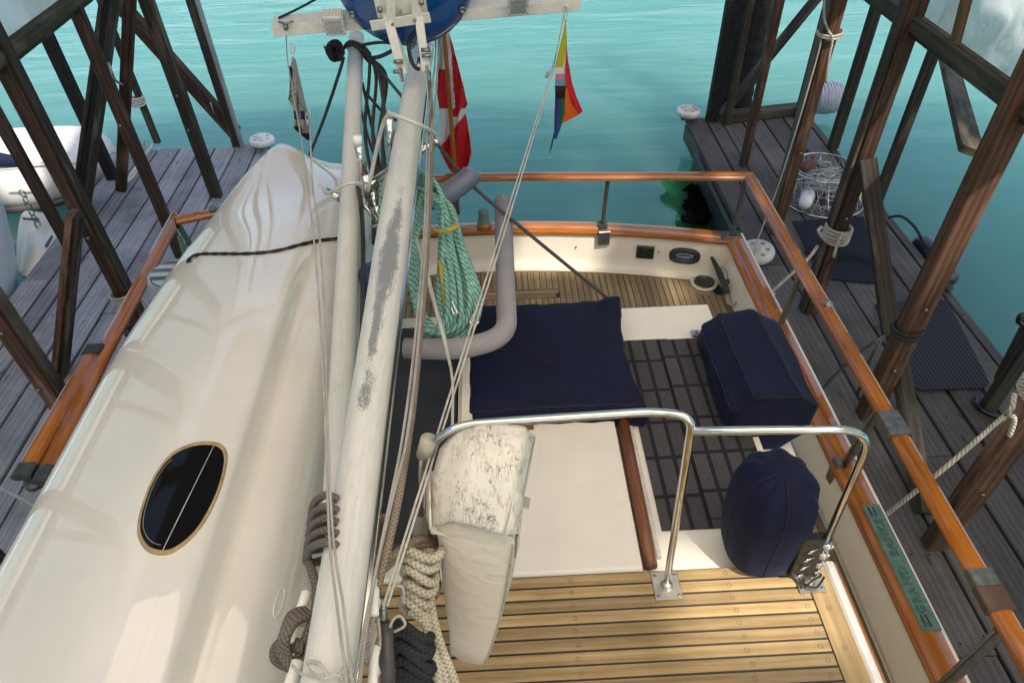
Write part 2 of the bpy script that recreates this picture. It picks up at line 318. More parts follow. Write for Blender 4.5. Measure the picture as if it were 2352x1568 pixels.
def sheet_mat():
    m, nt, b = nmat('plastic_sheet'); v = coords(nt, 'Object', (1, 1.0, 0.5))
    b.inputs['Base Color'].default_value = (0.82, 0.85, 0.87, 1); b.inputs['Roughness'].default_value = 0.14
    bump(nt, b, math_(nt, 'ADD', noi(nt, v, 2.2, 5, 0.6, 2.5), math_(nt, 'MULTIPLY', noi(nt, v, 9, 5, 0.6, 2.0), .25)), 1.0, 0.3)
    tr = N(nt, 'ShaderNodeBsdfTranslucent'); tr.inputs[0].default_value = (0.92, 0.95, 0.97, 1)
    mx = N(nt, 'ShaderNodeMixShader'); mx.inputs[0].default_value = 0.5
    tp = N(nt, 'ShaderNodeBsdfTransparent'); mx2 = N(nt, 'ShaderNodeMixShader'); mx2.inputs[0].default_value = 0.08
    nt.links.new(b.outputs[0], mx.inputs[1]); nt.links.new(tr.outputs[0], mx.inputs[2])
    nt.links.new(mx.outputs[0], mx2.inputs[1]); nt.links.new(tp.outputs[0], mx2.inputs[2]); nt.links.new(mx2.outputs[0], nt.nodes['Material Output'].inputs[0])
    # roof panels, out of view, milky and warm to brighten the near deck
    m, nt, b = nmat('roof_diffuser'); b.inputs['Base Color'].default_value = (0.5, 0.45, 0.35, 1); b.inputs['Roughness'].default_value = 0.6
    tr = N(nt, 'ShaderNodeBsdfTranslucent'); tr.inputs[0].default_value = (0.97, 0.86, 0.68, 1)
    mx = N(nt, 'ShaderNodeMixShader'); mx.inputs[0].default_value = 0.92
    nt.links.new(b.outputs[0], mx.inputs[1]); nt.links.new(tr.outputs[0], mx.inputs[2]); nt.links.new(mx.outputs[0], nt.nodes['Material Output'].inputs[0])
sheet_mat(); plain('roof_tin', (0.22, 0.2, 0.18), 0.6, nscale=3, namp=0.3)
def water_mat():
    m, nt, b = nmat('green_sea'); v = coords(nt, 'Object')
    b.inputs['Roughness'].default_value = 0.05; b.inputs['IOR'].default_value = 1.42; b.subsurface_method = 'BURLEY'; b.inputs['Subsurface Weight'].default_value = 1.0; b.inputs['Subsurface Scale'].default_value = 6.0; b.inputs['Subsurface Radius'].default_value = (0.5, 1, 1)
    c = ramp(nt, [(0.35, (0.058, 0.195, 0.158)), (0.65, (0.075, 0.22, 0.185))]); nt.links.new(noi(nt, v, 0.25, 3), c.inputs[0]); nt.links.new(c.outputs[0], b.inputs['Base Color'])
    n1 = noi(nt, coords(nt, 'Object', (0.35, 1.3, 1), (0, 0, 0.12)), 1.0, 3, 0.5, 0.5)
    n2 = noi(nt, coords(nt, 'Object', (0.9, 3.6, 1), (0, 0, -0.15)), 1.0, 3, 0.5, 0.3)
    sep = nt.nodes.new('ShaderNodeSeparateXYZ'); nt.links.new(v, sep.inputs[0])
    calm = ramp(nt, [(0.0, 0.12), (1.0, 1.0)]); mr = N(nt, 'ShaderNodeMapRange'); mr.inputs[1].default_value = 6.0; mr.inputs[2].default_value = 16.0
    nt.links.new(sep.outputs[1], mr.inputs[0]); nt.links.new(mr.outputs[0], calm.inputs[0])
    h = math_(nt, 'MULTIPLY', math_(nt, 'ADD', n1, math_(nt, 'MULTIPLY', n2, 0.3)), calm.outputs[0]); bump(nt, b, h, 0.42, 0.17)
water_mat()
def glass_dark():
    m, nt, b = nmat('dark_window'); b.inputs['Base Color'].default_value = (0.006, 0.006, 0.007, 1); b.inputs['Roughness'].default_value = 0.06; b.inputs['Specular IOR Level'].default_value = 0.22
    m, nt, b = nmat('led_lens'); vo = N(nt, 'ShaderNodeTexVoronoi', Scale=140.0); nt.links.new(coords(nt, 'Object'), vo.inputs['Vector'])
    r = ramp(nt, [(0.1, 0.06), (0.55, 0.55)]); nt.links.new(vo.outputs['Distance'], r.inputs[0]); nt.links.new(r.outputs[0], b.inputs['Base Color']); b.inputs['Roughness'].default_value = 0.15; b.inputs['Metallic'].default_value = 0.5
glass_dark()
def drum_mat():
    m, nt, b = nmat('ribbed_chrome'); wv = N(nt, 'ShaderNodeTexWave', Scale=34.0, Distortion=0.0, bands_direction='Z'); nt.links.new(coords(nt, 'Object'), wv.inputs['Vector'])
    r = ramp(nt, [(0.2, 0.12), (0.8, 0.6)]); nt.links.new(wv.outputs[0], r.inputs[0]); nt.links.new(r.outputs[0], b.inputs['Base Color'])
    b.inputs['Roughness'].default_value = 0.4; b.inputs['Metallic'].default_value = 0.6; bump(nt, b, wv.outputs[0], 0.6, 0.006)
drum_mat()

# ------------------------------------------------------------------ mesh builder
class MB:
    def __init__(s): s.v = []; s.f = []; s.uv = []; s.mi = []; s.sm = []
    def add(s, verts, faces, uvs=None, smooth=True, mi=0):
        o = len(s.v); s.v += [Vector(q) for q in verts]
        for i, f in enumerate(faces):
            s.f.append([o + j for j in f]); s.uv.append(uvs[i] if uvs else [(verts[j][0], verts[j][1]) for j in f]); s.mi.append(mi); s.sm.append(smooth)
        return s
    def beam(s, p0, p1, wd, ht, up=(0, 0, 1), ch=0.004, mi=0, jit=0.0):
        p0, p1 = Vector(p0), Vector(p1); t = (p1 - p0); L = t.length; t.normalize(); up = Vector(up)
        if abs(t.dot(up)) > 0.97: up = Vector((0, 1, 0))
        sd = t.cross(up).normalized(); un = sd.cross(t).normalized()
        c = min(ch, wd * .3, ht * .3); a, b = wd / 2, ht / 2
        pr = [(-a + c, -b), (a - c, -b), (a, -b + c), (a, b - c), (a - c, b), (-a + c, b), (-a, b - c), (-a, -b + c)]
        v = []; n = 8; u0 = rnd.random() * 20; v0 = rnd.random() * 20
        for q in (p0, p1): v += [q + sd * x + un * y for x, y in pr]
        per = [0]
        for i in range(n): per.append(per[-1] + math.dist(pr[i], pr[(i + 1) % n]))
        fs, us = [], []
        for i in range(n):
            j = (i + 1) % n; fs.append((i, j, n + j, n + i)); us.append([(u0, v0 + per[i]), (u0, v0 + per[i + 1]), (u0 + L, v0 + per[i + 1]), (u0 + L, v0 + per[i])])
        fs.append(tuple(range(n - 1, -1, -1))); us.append([(u0 + pr[k][1], v0 + pr[k][0]) for k in range(n - 1, -1, -1)])
        fs.append(tuple(range(n, 2 * n))); us.append([(u0 + pr[k][1], v0 + pr[k][0]) for k in range(n)])
        return s.add(v, fs, us, False, mi)
    def box(s, lo, hi, ch=0.003, mi=0, axis=0):
        lo, hi = Vector(lo), Vector(hi); c = (lo + hi) / 2
        if axis == 0: return s.beam((lo.x, c.y, c.z), (hi.x, c.y, c.z), hi.y - lo.y, hi.z - lo.z, (0, 0, 1), ch, mi)
        if axis == 1: return s.beam((c.x, lo.y, c.z), (c.x, hi.y, c.z), hi.x - lo.x, hi.z - lo.z, (0, 0, 1), ch, mi)
        return s.beam((c.x, c.y, lo.z), (c.x, c.y, hi.z), hi.x - lo.x, hi.y - lo.y, (0, 1, 0), ch, mi)
    def tube(s, pts, r, n=10, caps=True, mi=0, closed=False):
        pts = [Vector(p) for p in pts]; m = len(pts); rs = r if isinstance(r, (list, tuple)) else [r] * m
        u = 0; prev = None; rings = []
        for i, p in enumerate(pts):
            if closed: t = pts[(i + 1) % m] - pts[i - 1]
            else: t = pts[min(i + 1, m - 1)] - pts[max(i - 1, 0)]
            if t.length < 1e-9: t = Vector((0, 0, 1))
            t.normalize()
            if prev is None:
                up = Vector((0, 0, 1)) if abs(t.z) < 0.9 else Vector((1, 0, 0)); nn = (up - t * up.dot(t)).normalized()
            else:
                nn = prev - t * prev.dot(t)
                nn = nn.normalized() if nn.length > 1e-6 else Vector((1, 0, 0))
            prev = nn; bb = t.cross(nn)
            if i: u += (p - pts[i - 1]).length
            rings.append((u, [p + (nn * math.cos(2 * math.pi * k / n) + bb * math.sin(2 * math.pi * k / n)) * rs[i] for k in range(n)]))
        v = [q for _, ring in rings for q in ring]; fs, us = [], []
        for i in range(m if closed else m - 1):
            i2 = (i + 1) % m; ua = rings[i][0]; ub = rings[i2][0] if i2 else ua + (pts[0] - pts[-1]).length
            for k in range(n):
                k2 = (k + 1) % n; fs.append((i * n + k, i2 * n + k, i2 * n + k2, i * n + k2)); us.append([(ua, k / n), (ub, k / n), (ub, (k + 1) / n), (ua, (k + 1) / n)])
        if caps and not closed:
            fs.append(tuple(range(n))[::1]); us.append([(0, 0)] * n); fs.append(tuple(range((m - 1) * n, m * n))[::-1]); us.append([(0, 0)] * n)
        return s.add(v, fs, us, True, mi)
    def loft(s, rings, caps=(True, True), smooth=True, mi=0, closed=True):
        n = len(rings[0]); v = [q for rg in rings for q in rg]; fs = []; us = []
        for i in range(len(rings) - 1):
            for k in range(n if closed else n - 1):
                k2 = (k + 1) % n; fs.append((i * n + k, i * n + k2, (i + 1) * n + k2, (i + 1) * n + k))
                us.append([(i / 10, k / n), (i / 10, (k + 1) / n), ((i + 1) / 10, (k + 1) / n), ((i + 1) / 10, k / n)])
        if caps[0]: fs.append(tuple(range(n))[::-1]); us.append([(0, 0)] * n)
        if caps[1]: fs.append(tuple(range((len(rings) - 1) * n, len(rings) * n))); us.append([(0, 0)] * n)
        return s.add(v, fs, us, smooth, mi)
    def lathe(s, c, prof, n=32, axis=(0, 0, 1), mi=0, caps=(True, True)):
        c = Vector(c); ax = Vector(axis).normalized(); a = ax.orthogonal().normalized(); b = ax.cross(a)
        return s.loft([[c + ax * h + (a * math.cos(2 * math.pi * k / n) + b * math.sin(2 * math.pi * k / n)) * r for k in range(n)] for r, h in prof], caps, True, mi)
    def sweep(s, prof, path, mi=0, closed=False):       # level path, profile (side, height), mitred corners
        path = [Vector(p) for p in path]; rings = []; u = [0]
        for i in range(1, len(path)): u.append(u[-1] + (path[i] - path[i - 1]).length)
        for i, p in enumerate(path):
            t1 = (path[i] - path[i - 1]) if i else path[1] - path[0]; t2 = (path[i + 1] - p) if i + 1 < len(path) else t1
            t1 = Vector((t1.x, t1.y, 0)).normalized(); t2 = Vector((t2.x, t2.y, 0)).normalized(); t = (t1 + t2).normalized()
            sd = Vector((t.y, -t.x, 0)); k = 1 / max(0.3, t.dot(t1)); rings.append([p + sd * x * k + Vector((0, 0, z)) for x, z in prof])
        n = len(prof); v = [q for rg in rings for q in rg]; fs = []; us = []; per = [0]; u0 = rnd.random() * 9
        for i in range(n): per.append(per[-1] + math.dist(prof[i], prof[(i + 1) % n]))
        for i in range(len(rings) - 1):
            for k in range(n):
                k2 = (k + 1) % n; fs.append((i * n + k, (i + 1) * n + k, (i + 1) * n + k2, i * n + k2))
                us.append([(u0 + u[i], per[k]), (u0 + u[i + 1], per[k]), (u0 + u[i + 1], per[k + 1]), (u0 + u[i], per[k + 1])])
        fs.append(tuple(range(n))[::-1]); us.append([(0, 0)] * n); fs.append(tuple(range((len(rings) - 1) * n, len(rings) * n))); us.append([(0, 0)] * n)
        return s.add(v, fs, us, False, mi)
    def build(s, name, mat, parent=None, sub=0, bevel=0, auto=True):
        lo = Vector([min(q[i] for q in s.v) for i in range(3)]); hi = Vector([max(q[i] for q in s.v) for i in range(3)])
        org = Vector(((lo.x + hi.x) / 2, (lo.y + hi.y) / 2, lo.z))
        me = bpy.data.meshes.new(name); me.from_pydata([q - org for q in s.v], [], s.f); me.update()
        ul = me.uv_layers.new(name='UVMap'); i = 0
        for fu in s.uv:
            for q in fu: ul.data[i].uv = (q[0], q[1]); i += 1
        for p_, sm, mi in zip(me.polygons, s.sm, s.mi): p_.use_smooth = sm; p_.material_index = mi
        for mm in (mat if isinstance(mat, (list, tuple)) else [mat]): me.materials.append(MATS[mm])
        import bmesh
        bm = bmesh.new(); bm.from_mesh(me); bmesh.ops.recalc_face_normals(bm, faces=bm.faces); bm.to_mesh(me); bm.free()
        o = bpy.data.objects.new(name, me); C.objects.link(o)
        if parent is not None:
            o.parent = parent; wl = Vector((0, 0, 0)); q = parent
            while q is not None: wl = wl + q.location; q = q.parent
            o.location = org - wl
        else: o.location = org
        if bevel: mo = o.modifiers.new('b', 'BEVEL'); mo.width = bevel; mo.segments = 2; mo.limit_method = 'ANGLE'; mo.angle_limit = 0.6
        if sub: mo = o.modifiers.new('s', 'SUBSURF'); mo.levels = sub; mo.render_levels = sub
        return o
def tag(o, label, cat=None, group=None, kind=None):
    if label: o['label'] = label
    if cat: o['category'] = cat
    if group: o['group'] = group
    if kind: o['kind'] = kind
    return o
def thing(name, loc, label, cat, group=None):
    o = bpy.data.objects.new(name, None); C.objects.link(o); o.location = loc; o.empty_display_size = 0.1; return tag(o, label, cat, group)
def smooth_path(pts, n=6):                              # Catmull-Rom
    pts = [Vector(p) for p in pts]; out = []
    for i in range(len(pts) - 1):
        p0 = pts[max(i - 1, 0)]; p1 = pts[i]; p2 = pts[i + 1]; p3 = pts[min(i + 2, len(pts) - 1)]
        for k in range(n):
            t = k / n; out.append(0.5 * ((2 * p1) + (p2 - p0) * t + (2 * p0 - 5 * p1 + 4 * p2 - p3) * t * t + (3 * p1 - p0 - 3 * p2 + p3) * t ** 3))
    out.append(pts[-1]); return out
def fillet(pts, r, n=7):
    pts = [Vector(p) for p in pts]; out = [pts[0]]
    for i in range(1, len(pts) - 1):
        a = (pts[i - 1] - pts[i]); b = (pts[i + 1] - pts[i]); d = min(r, a.length * .49, b.length * .49); A = pts[i] + a.normalized() * d; B = pts[i] + b.normalized() * d
        for k in range(n + 1):
            t = k / n; out.append(A * (1 - t) ** 2 + pts[i] * 2 * t * (1 - t) + B * t * t)
    out.append(pts[-1]); return out
def cord(name, pts, r, mat, label=None, cat=None, group=None, parent=None, n=8, sm=6):
    return tag(MB().tube(smooth_path(pts, sm), r, n).build(name, mat, parent), label, cat, group)

# ================================================================== SETTING
wt = MB(); S_ = 600; wt.add([(-S_, -S_, 0), (S_, -S_, 0), (S_, S_, 0), (-S_, S_, 0)], [(0, 1, 2, 3)], None, False)
tag(wt.build('water', 'green_sea'), None, None, None, 'structure')

# ---- floating docks
DZ = 0.42
def dock(name, label, x0, x1, y0, y1, mat, widths, joints, skew=0.0, seed=3):
    rr = random.Random(seed); t = thing(name, ((x0 + x1) / 2, (y0 + y1) / 2, 0), label, 'dock')
    m = MB(); x = x0; i = 0
    while x < x1 - 0.02:
        wd = min(widths[i % len(widths)], x1 - x); js = [y0] + sorted(joints[i % len(joints)]) + [y1 + rr.uniform(-.05, .05)]
        for a, b in zip(js[:-1], js[1:]):
            z = DZ - rr.uniform(0, .008)
            m.beam((x + wd / 2, a + .004, z - .02), (x + wd / 2 + rr.uniform(-.004, .004), b - .004, z - .02), wd - rr.uniform(.018, .034), .04, (0, 0, 1), .005)
        x += wd; i += 1
    m.build('planking', mat, t)
    f = MB(); 
    for xx in (x0 + .045, x1 - .045): f.beam((xx, y0, DZ - .17), (xx, y1 - .06, DZ - .17), .07, .22)
    f.beam((x0 + .1, y1 - .1, DZ - .17), (x1 - .1, y1 - .1, DZ - .17), .07, .22)
    f.build('side_beam', mat, t)
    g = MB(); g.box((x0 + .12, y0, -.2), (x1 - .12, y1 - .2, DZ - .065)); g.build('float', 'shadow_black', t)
    nl = MB()
    for k in range(150):
        xx = x0 + rr.random() * (x1 - x0); yy = y0 + rr.random() * (y1 - y0); yy = round(yy / .6) * .6 + rr.uniform(-.02, .02)
        nl.lathe((xx, yy, DZ - .004), [(.007, 0), (.007, .003), (.001, .0035)], 6)
    nl.build('nail_head', 'shadow_black', t)['kind'] = 'stuff'
    return t
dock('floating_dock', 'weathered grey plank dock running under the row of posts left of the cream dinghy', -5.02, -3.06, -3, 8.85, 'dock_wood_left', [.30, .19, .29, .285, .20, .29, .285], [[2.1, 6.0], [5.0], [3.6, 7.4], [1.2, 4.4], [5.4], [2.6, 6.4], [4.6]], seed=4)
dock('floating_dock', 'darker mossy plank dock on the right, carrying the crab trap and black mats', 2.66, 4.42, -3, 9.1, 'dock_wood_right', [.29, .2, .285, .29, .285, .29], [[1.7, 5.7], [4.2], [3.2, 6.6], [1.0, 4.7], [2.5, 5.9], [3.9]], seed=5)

# ---- boathouse frame
bh = thing('boathouse', (-.2, 3, DZ), 'open timber boathouse frame of brown posts, braces and plastic sheeting on both docks', 'boathouse')
def post(x, y, mat, wd=.09, dp=.14, top=5.7, lean=(0, 0), extra=None):
    wd *= .78; dp *= .8; m = MB(); m.beam((x, y, DZ), (x + lean[0], y + lean[1], top), wd, dp, (0, 1, 0), .006); return m.build('post', mat, bh)
def brace(p0, p1, mat, wd=.04, dp=.14, up=(0, 1, 0)):
    return MB().beam(p0, p1, wd, dp, up, .004).build('brace', mat, bh)
for (x, y, mt, wd, dp) in [(-3.46, 8.84, 'post_grey', .14, .09), (-3.41, 7.55, 'post_grey', .14, .09), (-3.39, 6.22, 'post_brown', .14, .09), (-3.38, 5.0, 'post_brown', .14, .1),
                           (-3.36, 3.66, 'post_red', .15, .1), (-3.33, 2.47, 'post_grey', .14, .1), (-3.33, 1.2, 'post_grey', .14, .1),
                           (-4.6, 9.05, 'post_grey', .10, .09), (-4.62, 6.4, 'post_brown', .14, .1), (-4.62, 5.05, 'post_grey', .14, .1),
                           (3.2, 8.9, 'post_grey', .10, .12), (3.1, 7.75, 'post_brown', .12, .09), (3.03, 6.28, 'post_red', .14, .14), (2.94, 4.95, 'post_brown', .15, .12), (2.94, 3.64, 'post_red', .2, .14),
                           (2.92, 2.46, 'post_red', .2, .13), (2.92, 1.2, 'post_red', .15, .1), (4.36, 8.1, 'post_grey', .15, .12), (4.34, 6.74, 'post_grey', .14, .09), (3.95, 3.66, 'post_grey', .15, .1), (4.2, 9.0, 'post_grey', .08, .09),
                           (3.02, 9.02, 'mussels', .19, .14)]:
    post(x, y, mt, wd, dp)
post(-4.86, 8.12, 'mussels', .15, .15, 3.2)
# second boards sistered to some posts
for (x, y, mt) in [(-3.284, 3.68, 'post_grey'), (-3.309, 5.02, 'post_grey'), (-3.391, 8.84, 'dock_wood_left'), (-3.341, 7.55, 'post_grey'), (3.02, 3.66, 'post_brown'), (2.864, 4.97, 'post_grey'), (2.958, 6.3, 'dock_wood_right')]:
    MB().beam((x, y, DZ), (x, y + .01, 5.7), .03, .095, (0, 1, 0)).build('sister_board', mt, bh)
brace(Y(262, -5, 8.93), Y(541, 305, 8.93), 'post_brown', .16)
brace(Y(300, -40, 7.78), Y(278, 438, 7.78), 'post_brown', .12, .06)
brace(Y(272, -40, 7.3), P(196, 497, DZ), 'post_grey', .05, .16); brace(Y(246, -40, 7.36), P(172, 470, DZ), 'post_grey', .05, .16); brace(Y(258, -40, 7.34), P(187, 480, DZ), 'shadow_black', .06, .1)
brace(Y(166, 488, 4.74), P(128, 868, DZ), 'post_red', .05, .13); brace(Y(178, 494, 4.76), P(144, 858, DZ), 'post_grey', .07, .12)
brace(Y(1897, -30, 8.98), Y(1656, 266, 8.98), 'post_grey', .06, .17)
brace(Y(2165, 90, 6.75), Y(2232, 350, 3.95), 'post_grey', .05, .15); 
brace(Y(1992, 366, 4.85), Y(2047, 770, 4.0), 'post_grey', .13, .06); brace(Y(2058, 770, 4.0), P(2122, 1180, DZ), 'post_grey', .12, .09)
brace(Y(2400, 690, 3.7), Y(2300, 880, 3.7), 'post_grey', .05, .15)
MB().beam((3.2, 8.95, .5), (4.3, 9.1, .5), .15, .12).build('sill_beam', 'post_grey', bh)
for (bx, by, bz) in [(2.93, 3.575, 1.0), (2.94, 3.575, 1.6), (2.92, 2.40, 1.1), (2.93, 4.88, 1.5), (-3.37, 3.6, 1.2), (-3.35, 3.6, 1.75), (-3.38, 4.94, 1.6), (-3.4, 6.16, 2.0), (3.03, 6.2, 1.4), (-3.41, 7.5, 1.7), (-3.42, 7.5, 1.3), (-4.6, 9.0, 1.5)]:
    MB().lathe((bx, by, bz), [(.014, 0), (.014, .012), (.006, .014), (.001, .014)], 10, (0, -1, 0)).build('bolt_head', 'dull_metal', bh)
piling = MB(); piling.loft([[Vector((3.55 + .012 * z + (.24 + .035 * noise.noise(Vector((math.cos(t) * 6, math.sin(t) * 6, z * 9)))) * math.cos(t), 9.75 + (.24 + .035 * noise.noise(Vector((math.cos(t) * 6, math.sin(t) * 6, z * 9)))) * math.sin(t), z)) for t in np.linspace(0, 2 * math.pi, 30, endpoint=False)] for z in np.linspace(-1, 5, 110)])
piling = piling.build('piling', 'mussels', None)
tag(piling, 'round black mussel-crusted piling standing in the water behind the far end of the right dock', 'piling')
# sheeting: beam at z 3.03 and plastic above, bellying inward
for sx, x in ((-1, -3.38), (1, 2.97)):
    bm_ = MB(); pr = 7.0
    bm_.beam((x + sx * .02, -2, 3.03), (x + sx * .02, pr, 3.03), .05, .14); bm_.beam((x - sx * .035, -2, 3.06), (x - sx * .035, pr, 3.06), .04, .09)
    bm_.build('girt', 'post_grey', bh)
    sh = MB(); rows = []
    for i in range(41):
        z = 3.04 + i * (2.6 / 40); rows.append([Vector((x + sx * (.1 + .03 * math.sin(i * .8 + k * .7)) - sx * .12 * math.sin(math.pi * ((k * .18 * 1.0) % 1)) * .35 * math.sin(math.pi * i / 40), -2 + k * (pr + 2) / 150, z)) for k in range(151)])
    for i_, rw in enumerate(rows):
        for k_, q_ in enumerate(rw):
            q_.x += sx * min(i_ / 3, 1) * (.1 + .16 * noise.noise(Vector((q_.y * 1.6 + q_.z * 1.2, q_.z * .9, 3))) + .06 * noise.noise(Vector((q_.y * 4 - q_.z * 3, q_.z * 3, 7))))
    sh.loft(rows, (False, False), True, 0, False); sh.build('plastic_sheet', 'plastic_sheet', bh)
    for yy in (2.3, 3.3, 4.4):
        brace((x - sx * .02, yy, 3.1), (x - sx * .06, yy + .5, 5.6), 'post_red', .06, .04)
def roofpart(ya, yb, mat, dz=0.0, xa=-8.0, xb=9.5):  # unseen roofing; its spans and openings are shaped for shade and sun patches
    rf = MB(); rows = []
    for yy in (ya, yb): rows.append([Vector((xx, yy, 5.75 + dz + .025 * math.sin(xx * 2 * math.pi / .15) + (1.6 - abs(xx + .2) * .17))) for xx in np.arange(xa, xb, .03)])
    rf.loft(rows, (False, False), True, 0, False); rf.build('unseen_roof', mat, bh)
XL, XR = -3.62, 3.4
for xa_, xb_ in ((-8, -5.2), (4.5, 9.5)): roofpart(-8, 6.8, 'roof_tin', 0, xa_, xb_)  # unseen side roofs added to shade the water; gaps let sun reach the sheeting
roofpart(-8, -4, 'roof_tin', 0, XL, XR); roofpart(3.1, 6.8, 'roof_tin', 0, XL, XR)
DIFFUSER = 'roof_diffuser'
for ya_, yb_, xs_ in ((-4, -2, ((XL, XR),)), (-2, -1.3, ((XL, 2.15), (2.65, XR))), (-1.3, 1.5, ((XL, XR),)), (1.5, 2.05, ((XL, 2.1), (2.8, XR))), (2.05, 3.1, ((XL, XR),))):  # added openings let sun patches through to the teak and aft deck
    for xa_, xb_ in xs_: roofpart(ya_, yb_, DIFFUSER, .03, xa_, xb_)
for yy in (-1.0, 1.2, 3.6, 6.0):
    MB().beam((-3.9, yy, 5.62), (3.5, yy, 5.62), .05, .2).build('tie_beam', 'post_brown', bh)

# ================================================================== BOAT
CB = -.2
boat = thing('motor_yacht', (CB, 2, 0), 'cream motor yacht with teak decks and varnished cap rails lying between the docks', 'boat')
sternY = lambda x: 5.12 - .07 * (x - CB) ** 2
HX = 2.275
DK = 1.05; CR = 1.42; HR = 1.95; BD = 2.38; TR = 2.335
# hull shell
rows = []
xs = [HX - .0 for _ in range(9)]
out = []
for y in np.linspace(-4, 4.78, 9): out.append((1, float(y)))
path = [(CB + HX * .99, float(y)) for y in np.linspace(-4, 4.74, 8)] + [(x, sternY(x)) for x in np.linspace(1.93, -2.33, 22)] + [(CB - HX * .99, float(y)) for y in np.linspace(4.74, -4, 8)]
hl = MB()
def ringat(z, k): return [Vector((CB + (x - CB) * k, y - (1 - k) * 1.2, z)) for x, y in path]
hl.loft([ringat(CR - .03, 1.0), ringat(1.0, .99), ringat(.5, .96), ringat(-.4, .86)], (False, False), True, 0, False); hl.build('hull', 'hull_white', boat)
# bulwark inner face with coved foot
ins = [(1.93, float(y)) for y in np.linspace(-4, 4.68, 8)] + [(x, sternY(x) - .06) for x in np.linspace(1.9, -2.3, 22)] + [(-2.33, float(y)) for y in np.linspace(4.68, -4, 8)]
def inr(z, off, so_=0):
    r_ = []
    for x, y in ins:
        dx = (x - CB); r_.append(Vector((x - math.copysign(min(abs(dx), off * (1 if abs(dx) > 2.0 else abs(dx) / 2.1)), dx), y - (so_ if y > 4.6 else 0), z)))
    return r_
bw = MB(); bw.loft([inr(CR - .02, 0, 0), inr(DK + .1, -.045, .01), inr(DK + .06, -.045, .02), inr(DK + .03, -.03, .04), inr(DK + .012, -.005, .065), inr(DK + .004, .03, .10)], (False, False), True, 0, False); bw.build('bulwark', 'hull_white', boat)
# aft deck and side decks
cz = MB(); cz.box((-2.35, -4, DK - .06), (1.99, 4.0, DK - .012)); cz.add([(-2.3, 4, DK - .011), (1.9, 4, DK - .011), (1.86, 4.82, DK - .011), (.9, 5.0, DK - .011), (-.3, 5.08, DK - .011), (-1.5, 5.0, DK - .011), (-2.3, 4.8, DK - .011)], [tuple(range(7))], None, False)
cz.build('deck_caulking', 'caulk', boat)
dk = MB(); x = -2.2
while x < 1.94:
    ye = sternY(x + .025) - .16
    segs = [(2.6, ye)]
    if -1.3 < x < .47: segs = [(2.6, 4.56), (4.68, ye)]
    if 1.80 < x: segs = [(2.6, 4.5)]
    if 1.15 < x: segs[0] = (-3, segs[0][1])
    for a, b in segs: dk.beam((x + .026, a + .003, DK - .006), (x + .026, b - .003, DK - .006), .046, .012, (0, 0, 1), .001)
    x += .052
dk.beam((-1.3, 4.592, DK - .005), (.47, 4.592, DK - .005), .05, .012, (0, 0, 1), .001); dk.beam((-1.3, 4.648, DK - .005), (.5, 4.648, DK - .005), .05, .012, (0, 0, 1), .001)
dk.sweep([(-.04, -.012), (.05, -.012), (.05, 0), (-.04, 0)], [(x, sternY(x) - .13, DK) for x in np.linspace(-2.1, 1.62, 20)])
dk.build('aft_deck_planking', 'teak_deck', boat)
MB().beam((.26, 4.44, DK + .002), (.40, 4.43, DK + .002), .035, .003).build('deck_hinge', 'old_white_plastic', boat)
dr = MB().lathe((1.75, 4.66, DK + .003), [(.115, 0), (.115, .012), (.09, .016), (.085, .008)], 36).build('deck_drain', 'hull_white', boat)
MB().lathe((1.75, 4.66, DK + .013), [(.087, 0), (.087, .012), (.068, .014), (.066, .006), (.001, .005)], 36).build('drain_ring', 'bronze', dr)
g = MB()
for k in (-.03, .0, .03): g.box((1.75 + k - .004, 4.60, DK + .019), (1.75 + k + .004, 4.72, DK + .024), .001, 0, 1)
g.build('drain_bars', 'bronze', dr)
MB().loft([[Vector((1.75 + (r_) * math.cos(t) * 1.0, 4.66 + r_ * math.sin(t), DK + .003)) for t in np.linspace(math.pi * .72, math.pi * 1.62, 16)] for r_ in (.118, .17)], (False, False), False, 0, False).build('drain_surround', 'teak_deck', dr)

# cap rail
capp = [(-.075, -.03), (.07, -.03), (.078, -.012), (.07, .008), (.02, .022), (-.03, .022), (-.04, .012), (-.068, .010), (-.078, -.008)]
cpath = [(1.985, y, CR) for y in (-4.0, 1.0, 3.0)] + [(1.975, 4.82, CR)]
cstern = [(x, sternY(x) - .01, CR) for x in np.linspace(1.95, -2.35, 16)]
cap = MB(); cap.sweep(capp, cpath[::1]); cap.sweep(capp, [(1.93, 4.80, CR)] + cstern[1:]); cap.sweep(capp, [(-2.38, 4.78, CR), (-2.4, 3, CR), (-2.4, -4, CR)])
cap = cap.build('cap_rail', 'varnished_teak', boat)
# white rub line outboard of cap
MB().sweep([(-.012, -.05), (.012, -.05), (.012, -.005), (-.012, -.005)], [(2.068, -4, CR), (2.068, 3, CR), (2.055, 4.86, CR)]).build('rub_strip', 'hull_white', boat)
# corner fitting, stern block, vent posts on cap
MB().box((1.86, 4.76, CR - .04), (2.03, 4.86, CR + .028), .008).build('corner_fitting', 'bronze', cap)
a = P(1112, 520, CR + .02); MB().lathe(a, [(.055, 0), (.055, .05), (.045, .06), (.045, .14), (.04, .165), (.02, .175)], 20).build('vent_cap', 'verdigris', cap)
MB().lathe(a + Vector((0, 0, -.02)), [(.065, 0), (.065, .06), (.05, .07)], 20).build('vent_base', 'varnished_teak', cap)
